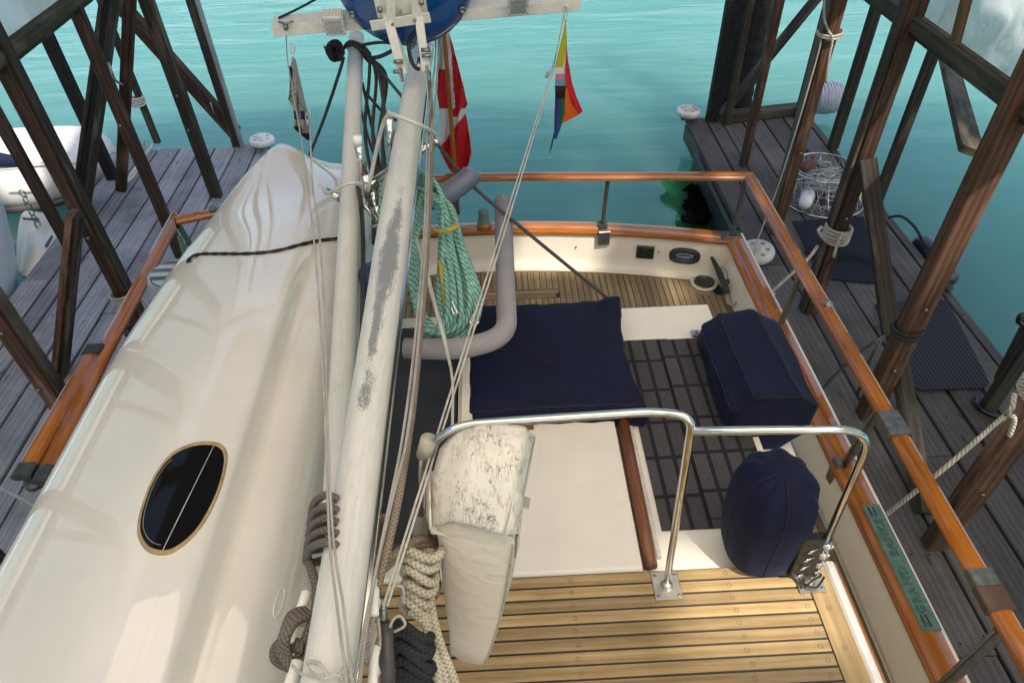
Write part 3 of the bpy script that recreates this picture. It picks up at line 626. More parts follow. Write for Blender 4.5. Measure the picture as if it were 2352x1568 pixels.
# cast name plate with raised letters on the cap rail
y0, y1 = P(2175, 1450, CR).y, P(1995, 1165, CR).y
np_ = MB().box((1.955, y0, CR + .012), (2.052, y1, CR + .03), .004, 0, 1).build('name_plate', 'verdigris', boat)
def text(name, s, size, mat, parent, mw, ext=.0025):
    cu = bpy.data.curves.new(name, 'FONT'); cu.body = s; cu.size = size; cu.extrude = ext; cu.align_x = 'CENTER'; cu.align_y = 'CENTER'; cu.space_character = 1.25; cu.offset = .001
    ob = bpy.data.objects.new(name, cu); C.objects.link(ob); bpy.context.view_layer.update()
    me = bpy.data.meshes.new_from_object(ob.evaluated_get(bpy.context.evaluated_depsgraph_get())); C.objects.unlink(ob); bpy.data.objects.remove(ob)
    me.materials.clear(); me.materials.append(MATS[mat]); mo = bpy.data.objects.new(name, me); C.objects.link(mo)
    if parent is not None:
        mo.parent = parent; wl = Vector(); q = parent
        while q is not None: wl = wl + q.location; q = q.parent
        mw = Matrix.Translation(-wl) @ mw
    mo.matrix_basis = mw; return mo
ym = (y0 + y1) / 2
for wd_, yo_ in (('GRAND', -.148), ('BANKS', .148)): text('raised_lettering', wd_, .062, 'plate_letter', np_, Matrix.Translation((2.003, ym + yo_, CR + .031)) @ Matrix.Rotation(math.radians(90), 4, 'Z'), .003)
gr = MB()
for ya, yb in ((y0 + .015, y0 + .075), (y1 - .075, y1 - .015)):
    for k in (-.02, 0.005): gr.box((2.0 + k - .003, ya, CR + .028), (2.0 + k + .003, yb, CR + .0345), .001, 0, 1)
gr.build('plate_grooves', 'dark_bronze', np_)
# stern inside: vent grille, hawse port, screw holes
def stern_frame(px, py, z=1.2):
    p = P(px, py, z); x = p.x; return Vector((x, sternY(x) - .075, z))
v0 = stern_frame(1480, 573, 1.235)
tg = Vector((1, -.14 * (v0.x - CB), 0)).normalized(); nn_ = Vector((-tg.y * -1, -1, 0)); nn_ = Vector((tg.y, -tg.x, 0))
vg = MB().beam(v0 - tg * .075, v0 + tg * .075, .024, .124, (0, 0, 1), .004).build('vent_grille', 'dark_bronze', boat)
sl_ = MB()
for cx in (-.035, .035):
    for k in range(6): q = v0 + tg * cx + nn_ * .0125 + Vector((0, 0, -.045 + k * .017)); sl_.beam(q - tg * .026, q + tg * .026, .004, .008, (0, 0, 1), .001)
sl_.build('vent_slots', 'shadow_black', vg)
def oval(c, rx, rz, nrm, dep, n=36, sq=2.6):
    c = Vector(c); nrm = Vector(nrm).normalized(); up = Vector((0, 0, 1)); sd = up.cross(nrm).normalized()
    return [c + nrm * dep + sd * (math.copysign(abs(math.cos(t)) ** (2 / sq), math.cos(t)) * rx) + up * (math.copysign(abs(math.sin(t)) ** (2 / sq), math.sin(t)) * rz) for t in np.linspace(0, 2 * math.pi, n, endpoint=False)]
def hawse(c, nrm, rx=.13, rz=.075, name='hawse_port', lens=True):
    h = MB(); h.loft([oval(c, rx, rz, nrm, -.01), oval(c, rx, rz, nrm, .012), oval(c, rx * .93, rz * .88, nrm, .02), oval(c, rx * .62, rz * .55, nrm, .016), oval(c, rx * .55, rz * .45, nrm, -.006)], (True, True)); h = h.build(name, 'dark_bronze', boat)
    if lens:
        MB().loft([oval(Vector(c) - Vector((0, 0, .012)), rx * .5, rz * .22, nrm, .003), oval(Vector(c) - Vector((0, 0, .012)), rx * .46, rz * .18, nrm, .014)], (True, True)).build('port_opening', 'lens_blue', h)
        MB().loft([oval(Vector(c) + Vector((0, 0, .022)), rx * .5, rz * .13, nrm, .003), oval(Vector(c) + Vector((0, 0, .022)), rx * .46, rz * .1, nrm, .014)], (True, True)).build('port_slot', 'lens_blue', h)
        b_ = MB()
        for k in range(6):
            q = oval(c, rx * .8, rz * .74, nrm, .02)[k * 6 + 3]; b_.lathe(q, [(.006, 0), (.004, .003)], 8, nrm)
        b_.build('port_screws', 'dull_metal', h)
    else: MB().loft([oval(c, rx * .5, rz * .45, nrm, .0), oval(c, rx * .48, rz * .43, nrm, .0175)], (True, True)).build('port_opening', 'shadow_black', h)
    return h
hq = stern_frame(1567, 573, 1.235); hawse(hq + Vector((0, -.004, 0)), (-.14 * (hq.x - CB), -1, 0))
hawse((1.955, 4.25, 1.19), (-1, 0, 0), .13, .085, 'hawse_port', False)
sc_ = MB()
for px, py in ((1320, 553), (1497, 531), (1573, 533), (1665, 545)):
    sc_.lathe(stern_frame(px, py, 1.25) + Vector((0, .005, 0)), [(.007, 0), (.005, .012)], 8, (0, -1, 0))
sc_.build('bolt_hole', 'shadow_black', boat)
# big cleat on starboard quarter with line
cl = MB(); c0 = Vector((1.84, 4.55, 1.20))
cl.tube(smooth_path([c0 + Vector((-.03, .22, .045)), c0 + Vector((-.005, .12, .012)), c0, c0 + Vector((0.005, -.14, .0)), c0 + Vector((-.01, -.25, .03))], 6), [.012 + .014 * math.sin(math.pi * i / 24) for i in range(25)], 12)
cl.beam(c0 + Vector((0, .06, 0)), c0 + Vector((.09, .07, -.01)), .04, .03); cl.beam(c0 + Vector((0, -.06, 0)), c0 + Vector((.09, -.06, -.01)), .04, .03)
cl.build('cleat', 'dark_bronze', boat)
cord('mooring_line', [c0 + Vector((.03, .12, .0)), c0 + Vector((.035, .02, .02)), c0 + Vector((.025, -.12, -.03)), c0 + Vector((.01, -.24, -.075)), c0 + Vector((.04, -.3, -.05)), (1.93, 4.24, 1.19), (2.2, 4.3, 1.2), Y(1765, 677, 4.4), Y(1850, 600, 4.78), Y(1878, 565, 4.9)], .014, 'rope_laid', 'twisted cream line from the cleat in the stern corner to the post by the mat', 'rope')

# handrail on stanchions
hp = [(-.045, -.02), (.043, -.02), (.048, -.004), (.043, .012), (.028, .021), (-.004, .023), (-.016, .016), (-.034, .015), (-.046, .004), (-.048, -.008)]
hr = MB()
st = [(2.0, 4.87, HR), (1.45, 4.925, HR), (.9, 4.965, HR), (.3, 5.02, HR), (-.33, 5.05, HR), (-1.0, 5.03, HR), (-1.55, 4.95, HR), tuple(P(540, 478, HR)), tuple(P(405, 506, HR))]
hr.sweep(hp, [(2.02, -.5, HR), (2.02, y0 - .28 + .0, HR)]); 
gA = P(2036, 950, HR).y; gB = P(2075, 1005, HR).y; gC = P(2255, 1310, HR).y; gD = P(2320, 1405, HR).y
hr = MB(); hr.sweep(hp, [(2.02, -1.5, HR), (2.02, gD, HR)]); hr.sweep(hp, [(2.02, gC, HR), (2.02, gB, HR)]); hr.sweep(hp, [(2.02, gA, HR), (2.015, 4.87, HR), *st[1:]])
pl0, pl1 = P(400, 500, HR), P(232, 812, HR); plE = P(88, 1080, HR)
hr.sweep(hp, [(st[-1][0], st[-1][1], HR), (pl0.x + .01, pl0.y - .02, HR), (-2.41, 3.1, HR), (-2.36, plE.y + .02, HR)])
hr = hr.build('handrail', 'varnished_teak', boat)
MB().sweep(hp, [(-2.468, pl1.y, HR + .012), (-2.465, plE.y, HR + .012)]).build('gate_rail', 'varnished_teak', hr)
MB().box((-2.52, pl1.y - .03, HR - .03), (-2.41, pl1.y + .05, HR + .04), .01, 0, 1).build('rail_bracket', 'dark_bronze', hr)
e = MB(); e.beam((-2.467, plE.y - .05, HR + .01), (-2.467, plE.y + .03, HR + .01), .1, .05, (0, 0, 1), .015); e.beam((-2.365, plE.y - .08, HR - .005), (-2.365, plE.y + .02, HR - .005), .09, .05, (0, 0, 1), .015)
e.lathe((-2.42, plE.y - .05, HR - .05), [(.03, 0), (.045, .0), (.05, .02), (.045, .035), (.01, .04)], 16); e.build('rail_end_cap', 'bronze', hr)
MB().lathe(P(490, 484, HR + .015), [(.028, 0), (.03, .02), (.022, .035), (.01, .037)], 16).build('rail_knob', 'verdigris', hr)
for fa_, fb_ in ((gB, gA), (gC - .08, gC)): MB().box((1.965, fa_, HR - .025), (2.075, fb_, HR + .027), .006, 0, 1).build('gate_fitting', 'dull_metal', hr)
MB().box((1.96, gD, HR - .024), (2.08, gC - .081, HR + .024), .006, 0, 1).build('gate_cover', 'brown_panel', hr)
MB().lathe(P(1901, 702, HR + .012), [(.03, 0), (.03, .02), (.012, .024), (.012, .04)], 14).build('rail_knob', 'dull_metal', hr)
def stanchion(p0, p1, mat='bronze', wd=.028, plate=True):
    m = MB(); m.beam(p0, p1, wd, wd, (0, 1, 0), .006)
    if plate: m.beam(Vector(p1) + Vector((0, 0, -.01)), Vector(p1) + Vector((0, 0, .03)), .075, .085, (0, 1, 0), .006)
    return m.build('stanchion', mat, boat)
stanchion((.905, 4.96, HR - .02), (.90, 5.02, CR + .02), 'bronze', .03)
MB().box((.86, 4.93, CR - .12), (.955, 4.965, CR + .02), .006).build('stanchion_bracket', 'dull_metal', boat)
stanchion((1.99, 4.86, HR - .02), (1.96, 4.80, CR + .02), 'bronze', .035, False)
stanchion((-.36, 5.03, HR - .02), (-.36, 5.03, CR), 'bronze', .04)
stanchion((2.01, P(1830, 620, HR).y, HR - .02), (2.0, P(1806, 748, CR).y, CR + .01), 'dull_metal', .035, False)
def strut(a, b):
    m = MB(); m.beam(a, b, .055, .016, (1, 0, 0)); m.beam(Vector(a) + Vector((.0, .012, 0)), Vector(b) + Vector((0, .012, 0)), .016, .04, (1, 0, 0)); return m
s1 = strut(P(2016, 946, HR - .03), P(1890, 1150, DK + .03)); q = P(1888, 1152, DK); s1.box(q + Vector((-.045, -.05, 0)), q + Vector((.045, .05, .012)), .004); s1.build('stanchion', 'dull_metal', boat)
q = P(1952, 1095, CR - .1); MB().beam((1.925, q.y, CR - .13), (1.93, q.y + .02, CR + .05), .03, .07).build('stanchion_bracket', 'dull_metal', boat)
s2 = strut(P(2296, 1452, HR - .03), P(2150, 1590, CR)); s2.build('stanchion', 'dull_metal', boat)
stanchion((-2.35, 4.4, HR - .02), (-2.36, 4.3, CR), 'verdigris', .03)
q1 = P(405, 508, HR - .03); stanchion(q1, P(450, 585, CR + .1), 'verdigris', .035, False)
stanchion(P(130, 1075, HR - .03), P(160, 1125, CR + .2), 'verdigris', .04, False)
rh = MB(); a, b = P(297, 762, 1.72), P(312, 800, 1.45); rh.tube([a, b], .032, 18); rh = rh.build('rod_holder', 'stainless', boat)
MB().tube([a + (a - b) * .12, a - (a - b) * .1], .036, 18).build('rod_holder_collar', 'black_rubber', rh)

# boat deck (upper, teak) and cabin top
ut = MB(); DX0, DX1, DY1 = -1.6, 1.17, 1.31
ut.box((DX0, -2.2, BD - .05), (DX1 - .0, DY1, BD - .006), .002); ut.build('upper_deck_base', 'caulk', boat)
up_ = MB(); y = DY1 - .003; k = 0
while y > -1.2:
    xe = 1.075; h_ = .0395
    up_.beam((DX0, y - h_ / 2, BD - .006), (xe, y - h_ / 2, BD - .006), h_, .012, (0, 0, 1), .0012)
    y -= .0475
up_.add([(1.081, DY1 - .003, BD), (1.165, DY1 - .003, BD), (1.165, -1.2, BD), (1.081, -1.2, BD), (1.081, DY1 - .003, BD - .012), (1.165, DY1 - .003, BD - .012), (1.165, -1.2, BD - .012), (1.081, -1.2, BD - .012)],
        [(0, 1, 2, 3), (0, 4, 5, 1), (1, 5, 6, 2), (2, 6, 7, 3), (3, 7, 4, 0)], [[(0, 0), (0, .08), (2.5, .08), (2.5, 0)]] + [[(0, 0)] * 4] * 4, False)
up_.build('upper_deck_planking', 'teak_top', boat)
bg_ = MB()
def ring(c, r, m=bg_):
    m.lathe(c, [(r, 0), (r, .0007), (r - .0011, .0008), (r - .0013, 0)], 20, caps=(False, False))
y = DY1 - .025; k = 0
while y > .3:
    for bx in (.21, .79, 1.045):
        ring((bx + .004 * math.sin(k * 3), y, BD + .0002), .008)
    if k % 1 == 0: ring((1.12, y - .01, BD + .0002), .008) if k % 3 == 0 else None
    y -= .0475; k += 1
bg_.build('deck_plug', 'brown_panel', boat)['kind'] = 'stuff'
ed = MB(); ed.beam((1.187, -2, BD - .012), (1.187, DY1, BD - .012), .04, .03, (0, 0, 1), .01); ed.build('deck_edge_trim', 'clean_white', boat)
ed = MB(); ed.beam((1.213, -2, BD - .025), (1.213, DY1 - .0, BD - .025), .016, .03, (0, 0, 1), .006); ed.build('deck_edge_moulding', 'varnished_teak', boat)
# cabin top, white, behind the teak
ct = MB(); ct.beam((DX0, (DY1 + 2.9) / 2, TR - .035), (1.125, (DY1 + 2.9) / 2, TR - .035), 2.9 - DY1 - .004, .07, (0, 0, 1), .02); ct.build('cabin_top', 'cream_deck', boat)
cs = MB(); cs.beam((DX0 + .05, 0.6, (TR + DK) / 2 - .02), (1.09, 0.6, (TR + DK) / 2 - .02), 4.4, TR - DK - .06, (0, 0, 1), .03); cs.build('cabin_side', 'hull_white', boat)
wh = MB(); wh.box((-.5, DY1 + .005, TR + .002), (.485, 2.25, TR + .05), .02); wh.build('sliding_hatch', 'cream_deck', boat)
ws = MB(); ws.tube([(.52, 1.325, TR + .03), (.52, 1.38, TR + .045), (.53, 2.45, TR + .045)], [.018, .026, .026], 12); ws.box((.497, 1.34, TR), (.548, 2.45, TR + .035), .006, 0, 1); ws.build('hatch_grab_rail', 'worn_teak_rail', boat)
wr = MB(); wr.box((.552, 1.38, TR), (.572, 2.45, TR + .02), .004, 0, 1); wr.build('hatch_runner', 'old_white_plastic', boat)
MB().box((-.72, 1.4, TR + .003), (-.22, 2.66, TR + .14), .02).build('dark_skylight', 'slate_acrylic', boat)
MB().box((-.213, 1.6, TR + .002), (-.15, 2.6, TR + .16), .02, 0, 1).build('skylight_coaming', 'hull_white', boat)
MB().lathe(P(1610, 772, TR + .01), [(.02, 0), (.02, .03), (.01, .04)], 12).build('deck_catch', 'stainless', boat)
MB().box(P(1590, 777, TR) , P(1612, 762, TR) + Vector((0, 0, .02)), .003).build('deck_catch', 'stainless', boat)
# carpet mats
def carpet(x0, x1, y0, y1, dz):
    m = MB(); m.box((x0, y0, TR + dz), (x1, y1, TR + dz + .008), .002); return m.build('carpet_mat', 'deck_carpet', None)
tag(carpet(.60, .845, 1.50, 2.615, .001), 'black and grey block carpet runner beside the worn wooden grab rail', 'deck mat', 'block carpet mats on the cabin top')
tag(carpet(.80, 1.09, 1.54, 2.60, .010), 'black and grey block carpet mat partly under the larger blue covered box', 'deck mat', 'block carpet mats on the cabin top')
m = MB(); m.box((1.135, 1.88, TR - .12), (1.30, 2.3, TR - .09), .005); m.build('cabin_window_ledge', 'cream_deck', boat)

# stainless guard rail (two hoops)
RT = BD + .86; R = .0127
tb = MB(); tb.tube(fillet([Y(966, 1200, 1.27), Y(972, 1035, 1.31), (Y(1045, 975, 1.33)), Y(1500, 945, 1.33), (Y(1592, 955, 1.28)), (.56, 1.25, BD + .01)], .13, 8), R, 14)
c1 = Y(1588, 990, 1.27); tb.tube(fillet([c1, Y(2010, 985, 1.27), (1.085, 1.24, BD + .01)], .12, 8), R, 14); gr_ = tb.build('guard_rail', 'stainless', boat)
for bx in (.56, 1.085):
    q = MB(); q.beam((bx, 1.19, BD + .004), (bx, 1.30, BD + .004), .1, .006, (0, 0, 1), .002); q.lathe((bx, 1.245, BD + .006), [(.024, 0), (.02, .012), (.0135, .022)], 20); q = q.build('foot_plate', 'brushed_steel', gr_)
    s_ = MB()
    for sx in (-.037, .037):
        for sy in (-.04, .04): s_.lathe((bx + sx, 1.245 + sy, BD + .007), [(.0065, 0), (.005, .003)], 10)
    s_.build('foot_screw', 'dull_metal', gr_)
for q_ in ([Y(986, 1008, 1.32), Y(975, 1045, 1.315)], [Y(966, 1180, 1.275), Y(965, 1225, 1.27)]): MB().tube(q_, .026, 16).build('strap_wrap', 'webbing', gr_)

# ================================================================== THINGS ON BOARD
def superell(c, rx, ry, z, n=40, e=2.6, mod=None):
    out = []
    for k in range(n):
        t = 2 * math.pi * k / n; q = 1 if mod is None else mod(t)
        out.append(Vector((c[0] + math.copysign(abs(math.cos(t)) ** (2 / e), math.cos(t)) * rx * q, c[1] + math.copysign(abs(math.sin(t)) ** (2 / e), math.sin(t)) * ry * q, z)))
    return out
# blue hatch cover (boxy canvas)
hc = MB(); rg = []
hA, hB, hC, hD = P(1075, 950, 2.49), P(1490, 938, 2.49), P(1425, 683, 2.49), P(1085, 690, 2.49)
for z, g_ in ((TR + .01, .0), (TR + .06, .004), (TR + .135, 0), (TR + .150, -.010), (TR + .154, -.035)):
    lo = (hA.x - g_, hA.y - g_); hi = (hB.x + g_, hC.y + g_); r_ = []
    n = 20
    crn = [(lo[0], lo[1]), (hi[0], lo[1]), (hi[0], hi[1]), (lo[0], hi[1])]
    for i in range(4):
        a, b = crn[i], crn[(i + 1) % 4]
        for k in range(n):
            t = k / n; x = a[0] + (b[0] - a[0]) * t; y = a[1] + (b[1] - a[1]) * t
            if i == 1: x -= .04 * math.sin(math.pi * t) 
            if i == 0: y += .012 * math.sin(math.pi * t)
            if i == 2: y -= .015 * math.sin(math.pi * t)
            r_.append(Vector((x + .004 * math.sin(k * 1.3 + z * 40), y + .004 * math.sin(k * 1.7), z + (.018 * (1 if i == 2 and k < 3 else 0)))))
    rg.append(r_)
for s_, dz in ((.9, .003), (.8, .004), (.65, .0), (.5, -.004), (.35, -.007), (.2, -.008), (.02, -.009)):
    rg.append([Vector((.22 + (q.x - .22) * s_, 2.3 + (q.y - 2.3) * s_, TR + .154 + dz + .004 * noise.noise(q * 7))) for q in rg[4]])
hc.loft(rg, (True, True)); hc = tag(hc.build('hatch_cover', 'navy_canvas'), 'flat square navy canvas cover over the cabin hatch, just beyond the stainless rail', 'canvas cover')
MB().tube(rg[3] + [rg[3][0]], .0035, 6).build('cover_piping', 'navy_piping', hc)
MB().box((.0, hA.y - .02, TR + .03), (.12, hA.y - .008, TR + .10), .004).build('opening_patch', 'worn_teak_rail', hc)
# covered box (octagonal)
cb = MB()
def boxring(y, k, n_=6):
    nf = [(1.05, 2.60), (1.25, 2.60), (1.345, 2.52), (1.345, 2.36), (1.20, 2.20), (1.03, 2.24), (.96, 2.38), (.965, 2.52)]
    ff = [(1.07, 2.53), (1.24, 2.55), (1.38, 2.47), (1.40, 2.33), (1.25, 2.20), (1.08, 2.22), (.99, 2.34), (.99, 2.46)]
    t = (y - 1.95) / .7; o = []; c = Vector((1.17, y, 2.39)); pts = [Vector((a[0] + (b[0] - a[0]) * t, y, a[1] + (b[1] - a[1]) * t)) for a, b in zip(nf, ff)]
    for i in range(8):
        a, b = pts[i], pts[(i + 1) % 8]
        for j in range(n_):
            q = a.lerp(b, j / n_); q = c + (q - c) * (k * (1 - .035 * math.sin(math.pi * j / n_))); q += (q - c).normalized() * .012 * noise.noise(q * 6); o.append(q)
    return o
cb.loft([boxring(1.955, .3), boxring(1.95, .75), boxring(1.948, .96), boxring(1.957, 1.0)] + [boxring(float(y), 1.0 - .012 * math.sin((y - 1.95) * 4.5)) for y in np.linspace(2.0, 2.52, 12)] + [boxring(2.57, .97), boxring(2.60, .86), boxring(2.62, .5), boxring(2.63, .1)], (True, True))
cbo = tag(cb.build('covered_box', 'navy_canvas'), 'larger eight-sided navy canvas covered box overhanging the starboard cabin edge', 'canvas cover')
MB().tube([Y(1730, 916, 1.945), Y(1840, 911, 1.945), Y(1880, 932, 1.945)], .0035, 6).build('seam', 'shadow_black', cbo)
for vi in (0, 6, 12, 42):
    MB().tube([boxring(float(y), 1.0 - .012 * math.sin((y - 1.95) * 4.5) + .004)[vi] for y in np.linspace(1.96, 2.52, 10)], .0028, 6).build('ridge_seam', 'navy_piping', cbo)
cr_ = MB(); cr_.box((1.0, 2.1, TR - .001), (1.3, 2.14, TR + .03), .004); cr_.box((1.0, 2.6, TR - .001), (1.3, 2.64, TR + .03), .004); cr_.build('cradle', 'worn_teak_rail', cbo)
# outboard motor under cover
om = MB(); rg = []
pl = lambda amp: (lambda t: 1 + amp * math.cos(9 * t + 1) + amp * .6 * math.cos(5 * t))
C0 = (.925, 1.385)
for z, rx, ry, am, dx, dy in ((2.40, .10, .10, .004, -.005, -.02), (2.43, .128, .14, .008, 0, -.01), (2.54, .138, .155, .01, 0, .0), (2.66, .138, .16, .012, 0, .0), (2.74, .132, .155, .02, 0, -.0), (2.81, .118, .138, .045, 0, -.005), (2.855, .085, .10, .09, -.005, -.015), (2.878, .04, .05, .13, -.01, -.02), (2.88, .012, .014, .06, -.01, -.02)):
    rg.append(superell((C0[0] + dx, C0[1] + dy), rx, ry, z, 60, 2.5, pl(am)))
om.loft(rg, (True, True)); omo = tag(om.build('outboard_motor', 'navy_canvas'), 'outboard motor under a pleated navy canvas hood clamped to the steel rail post', 'outboard motor')
for k_ in (4, 17, 31, 44):
    MB().tube([rg[i_][k_] + (rg[i_][k_] - Vector((C0[0], C0[1], rg[i_][k_].z))).normalized() * .001 + Vector((0, 0, .001)) for i_ in range(1, len(rg))], .002, 6).build('hood_seam', 'navy_piping', omo)
MB().loft([[q + Vector((0, 0, .0)) for q in superell(C0, .130, .146, 2.435, 60, 2.5)], [q for q in superell(C0, .131, .148, 2.440, 60, 2.5)]], (False, False)).build('hem_stitching', 'rope_thin', omo)
mp_ = MB(); mp_.beam((1.045, 1.24, 2.43), (1.045, 1.255, 2.66), .10, .03, (0, 1, 0), .004); mp_.build('mounting_pad', 'black_plastic', omo)
for k in range(4):
    kc = MB(); z = 2.45 + k * .055; kc.tube([(1.088, 1.245, z - .014), (1.088, 1.245, z + .014)], .019, 16); kc.lathe((1.06, 1.235, z), [(.003, 0), (.003, .05)], 8, (-1, -.4, 0)); kc.lathe((1.025, 1.222, z), [(.002, -.007), (.006, -.003), (.006, .003), (.002, .007)], 10, (0, 0, 1)); kc.lathe((1.104, 1.235, z), [(.005, -.008), (.005, .008)], 8, (0, 0, 1))
    kc.build('clamp', 'stainless', omo)
cord('tether_cord', [(1.05, 1.20, 2.405), (1.08, 1.215, 2.43), (1.12, 1.24, 2.42), (1.07, 1.27, 2.43), (1.04, 1.23, 2.41), (1.09, 1.20, 2.40), (1.12, 1.22, 2.44)], .004, 'rope_black', 'thin black cord tied round the foot of the outboard rail post', 'cord')

# rescue bag: cracked vinyl flap over cream body
bag = thing('cushion_bag', (-.1, 1.15, BD), 'cream padded bag with a badly cracked vinyl flap hanging on the stainless rail', 'bag')
def quadring(p, n=6, puff=.0):
    o = []
    c = sum((Vector(q) for q in p), Vector()) / 4
    for i in range(4):
        a, b = Vector(p[i]), Vector(p[(i + 1) % 4])
        for k in range(n):
            t = k / n; q = a.lerp(b, t); q += (q - c).normalized() * (puff * math.sin(math.pi * t) + puff * .5 * noise.noise(q * 14)); o.append(q)
    return o
# body: rings from top to bottom, corner order: near-left, near-right, far-right, far-left
def bring(pl, pr, z, dep, puff, ydrop=0):
    a = P(*pl, z); b = P(*pr, z); dv = Vector((0.03, dep, .04)); return quadring([a, b, b + dv, a + dv], 8, puff)
bd_ = MB(); bd_.loft([bring((1030, 1200), (1155, 1228), 3.065, .14, .004), bring((1008, 1200), (1176, 1236), 3.05, .2, .01), bring((1005, 1215), (1180, 1252), 3.03, .21, .014), bring((1012, 1290), (1168, 1330), 2.9, .21, .02), bring((1022, 1380), (1148, 1420), 2.74, .21, .022), bring((1032, 1460), (1124, 1492), 2.60, .2, .02), bring((1036, 1496), (1112, 1522), 2.535, .19, .014), bring((1038, 1503), (1110, 1526), 2.52, .17, .005)], (True, True))
bbo = bd_.build('bag_body', 'cream_vinyl', bag)
MB().tube(smooth_path([P(1178, 1250, 3.035), P(1168, 1330, 2.905), P(1149, 1420, 2.745), P(1126, 1492, 2.605), P(1113, 1521, 2.54)], 4), .003, 6).build('bag_piping', 'webbing', bag)
fl_ = MB()
def fr(ps, z): return [P(x, y, z + dz) for x, y, dz in ps]
rows = [fr([(1080, 962, 0), (1120, 972, .01), (1165, 972, .01), (1205, 978, 0), (1228, 1000, -.04)], 3.245),
        fr([(1045, 985, -.03), (1090, 1000, .01), (1150, 1005, .015), (1205, 1010, .0), (1230, 1005, -.06)], 3.25),
        fr([(1010, 1030, -.05), (1075, 1045, .01), (1140, 1050, .015), (1195, 1055, 0), (1218, 1060, -.06)], 3.23),
        fr([(990, 1100, -.06), (1062, 1110, .01), (1130, 1118, .015), (1182, 1120, 0), (1204, 1130, -.06)], 3.19),
        fr([(984, 1170, -.07), (1050, 1165, .01), (1115, 1172, .015), (1172, 1180, 0), (1194, 1190, -.06)], 3.14),
        fr([(984, 1215, -.09), (1042, 1198, .005), (1105, 1215, .01), (1160, 1228, 0), (1188, 1235, -.06)], 3.10)]
fl_.loft(rows, (False, False), True, 0, False); fo = fl_.build('flap', 'cracked_vinyl', bag); 
mo = fo.modifiers.new('t', 'SOLIDIFY'); mo.thickness = .006; mo.offset = -1; mo2 = fo.modifiers.new('s', 'SUBSURF'); mo2.levels = 2; mo2.render_levels = 2; mo2.subdivision_type = 'SIMPLE'
s1_ = MB(); s1_.loft([fr([(984, 1100, -.06), (986, 1170, -.07), (986, 1215, -.09)], 3.19), fr([(978, 1120, -.16), (978, 1185, -.18), (990, 1225, -.19)], 3.19), fr([(990, 1160, -.22), (990, 1210, -.24), (1000, 1235, -.25)], 3.19)], (False, False), True, 0, False); s1_.build('side_panel', 'cracked_vinyl', bag).modifiers.new('t', 'SOLIDIFY').thickness = .005
sf = MB(); sf.loft([fr([(1205, 978, 0), (1196, 1055, -.02), (1174, 1180, -.09), (1160, 1228, -.13)], 3.24), fr([(1229, 1002, -.05), (1222, 1060, -.08), (1205, 1135, -.12), (1192, 1225, -.17)], 3.24), fr([(1230, 1004, -.1), (1218, 1075, -.12), (1198, 1160, -.16), (1184, 1282, -.26)], 3.24)], (False, False), True, 0, False)
sf.build('loose_edge', 'cracked_vinyl', bag).modifiers.new('t', 'SOLIDIFY').thickness = .004
co_ = MB(); co_.loft([fr([(984, 1080, 0), (1060, 1090, 0), (1190, 1110, 0)], 3.13), fr([(990, 1225, 0), (1080, 1240, 0), (1175, 1260, 0)], 3.02)], (False, False), True, 0, False); co_.build('bag_core', 'cream_vinyl', bag)
MB().beam(P(1198, 1150, 3.0), P(1216, 1156, 2.98), .004, .035, (0, 1, .5)).build('strap_tab', 'webbing', bag)

# ================================================================== MAST AND BOOM
MZ = 3.15; mx = -.435
mast = thing('lowered_mast', (mx, 2.3, MZ - .07), 'thick white painted mast laid flat over the boat, paint worn through to grey metal', 'mast')
ys = np.linspace(.2, 5.2, 60)
mr_ = lambda y: float(np.interp(y, [.4, .8, 1.8, 2.4, 3.0, 4.1, 5.2], [.063, .064, .066, .073, .073, .069, .066]))
MB().tube([(mx, float(y), MZ) for y in ys], [mr_(y) for y in ys], 40).build('mast_tube', 'mast_paint', mast)
MB().beam((mx + .069, .2, MZ + .008), (mx + .074, 3.9, MZ + .008), .012, .02, (0, 0, 1), .002).build('sail_track', 'stainless', mast)
cap_ = MB(); cap_.tube([(mx + .03, 4.1, MZ + .03), (mx + .05, 5.0, MZ + .03)], .05, 20); cap_.build('mast_sleeve', 'stainless', mast)
# cleats on mast
def horn(c, ax, L=.11, mat='clean_white', parent=None, r=.013):
    c = Vector(c); ax = Vector(ax).normalized(); m = MB(); m.tube([c - ax * L, c - ax * L * .9, c - ax * L * .3, c, c + ax * L * .3, c + ax * L * .9, c + ax * L], [r * .5, r * 1.1, r * .9, r, r * .9, r * 1.1, r * .5], 14); m.tube([c, c + Vector((0.0, 0, -.04))], r, 10); return m.build('cleat', mat, parent)
horn(P(860, 1372, 3.12), (-.05, 1, 0), .05, 'clean_white', mast); horn(P(858, 1530, 3.1), (-.03, 1, 0), .05, 'clean_white', mast, .012); horn(P(684, 1415, 3.1), (.2, 1, 0), .07, 'clean_white', mast, .014); horn(P(672, 1555, 3.1), (.2, 1, 0), .04, 'clean_white', mast, .016)
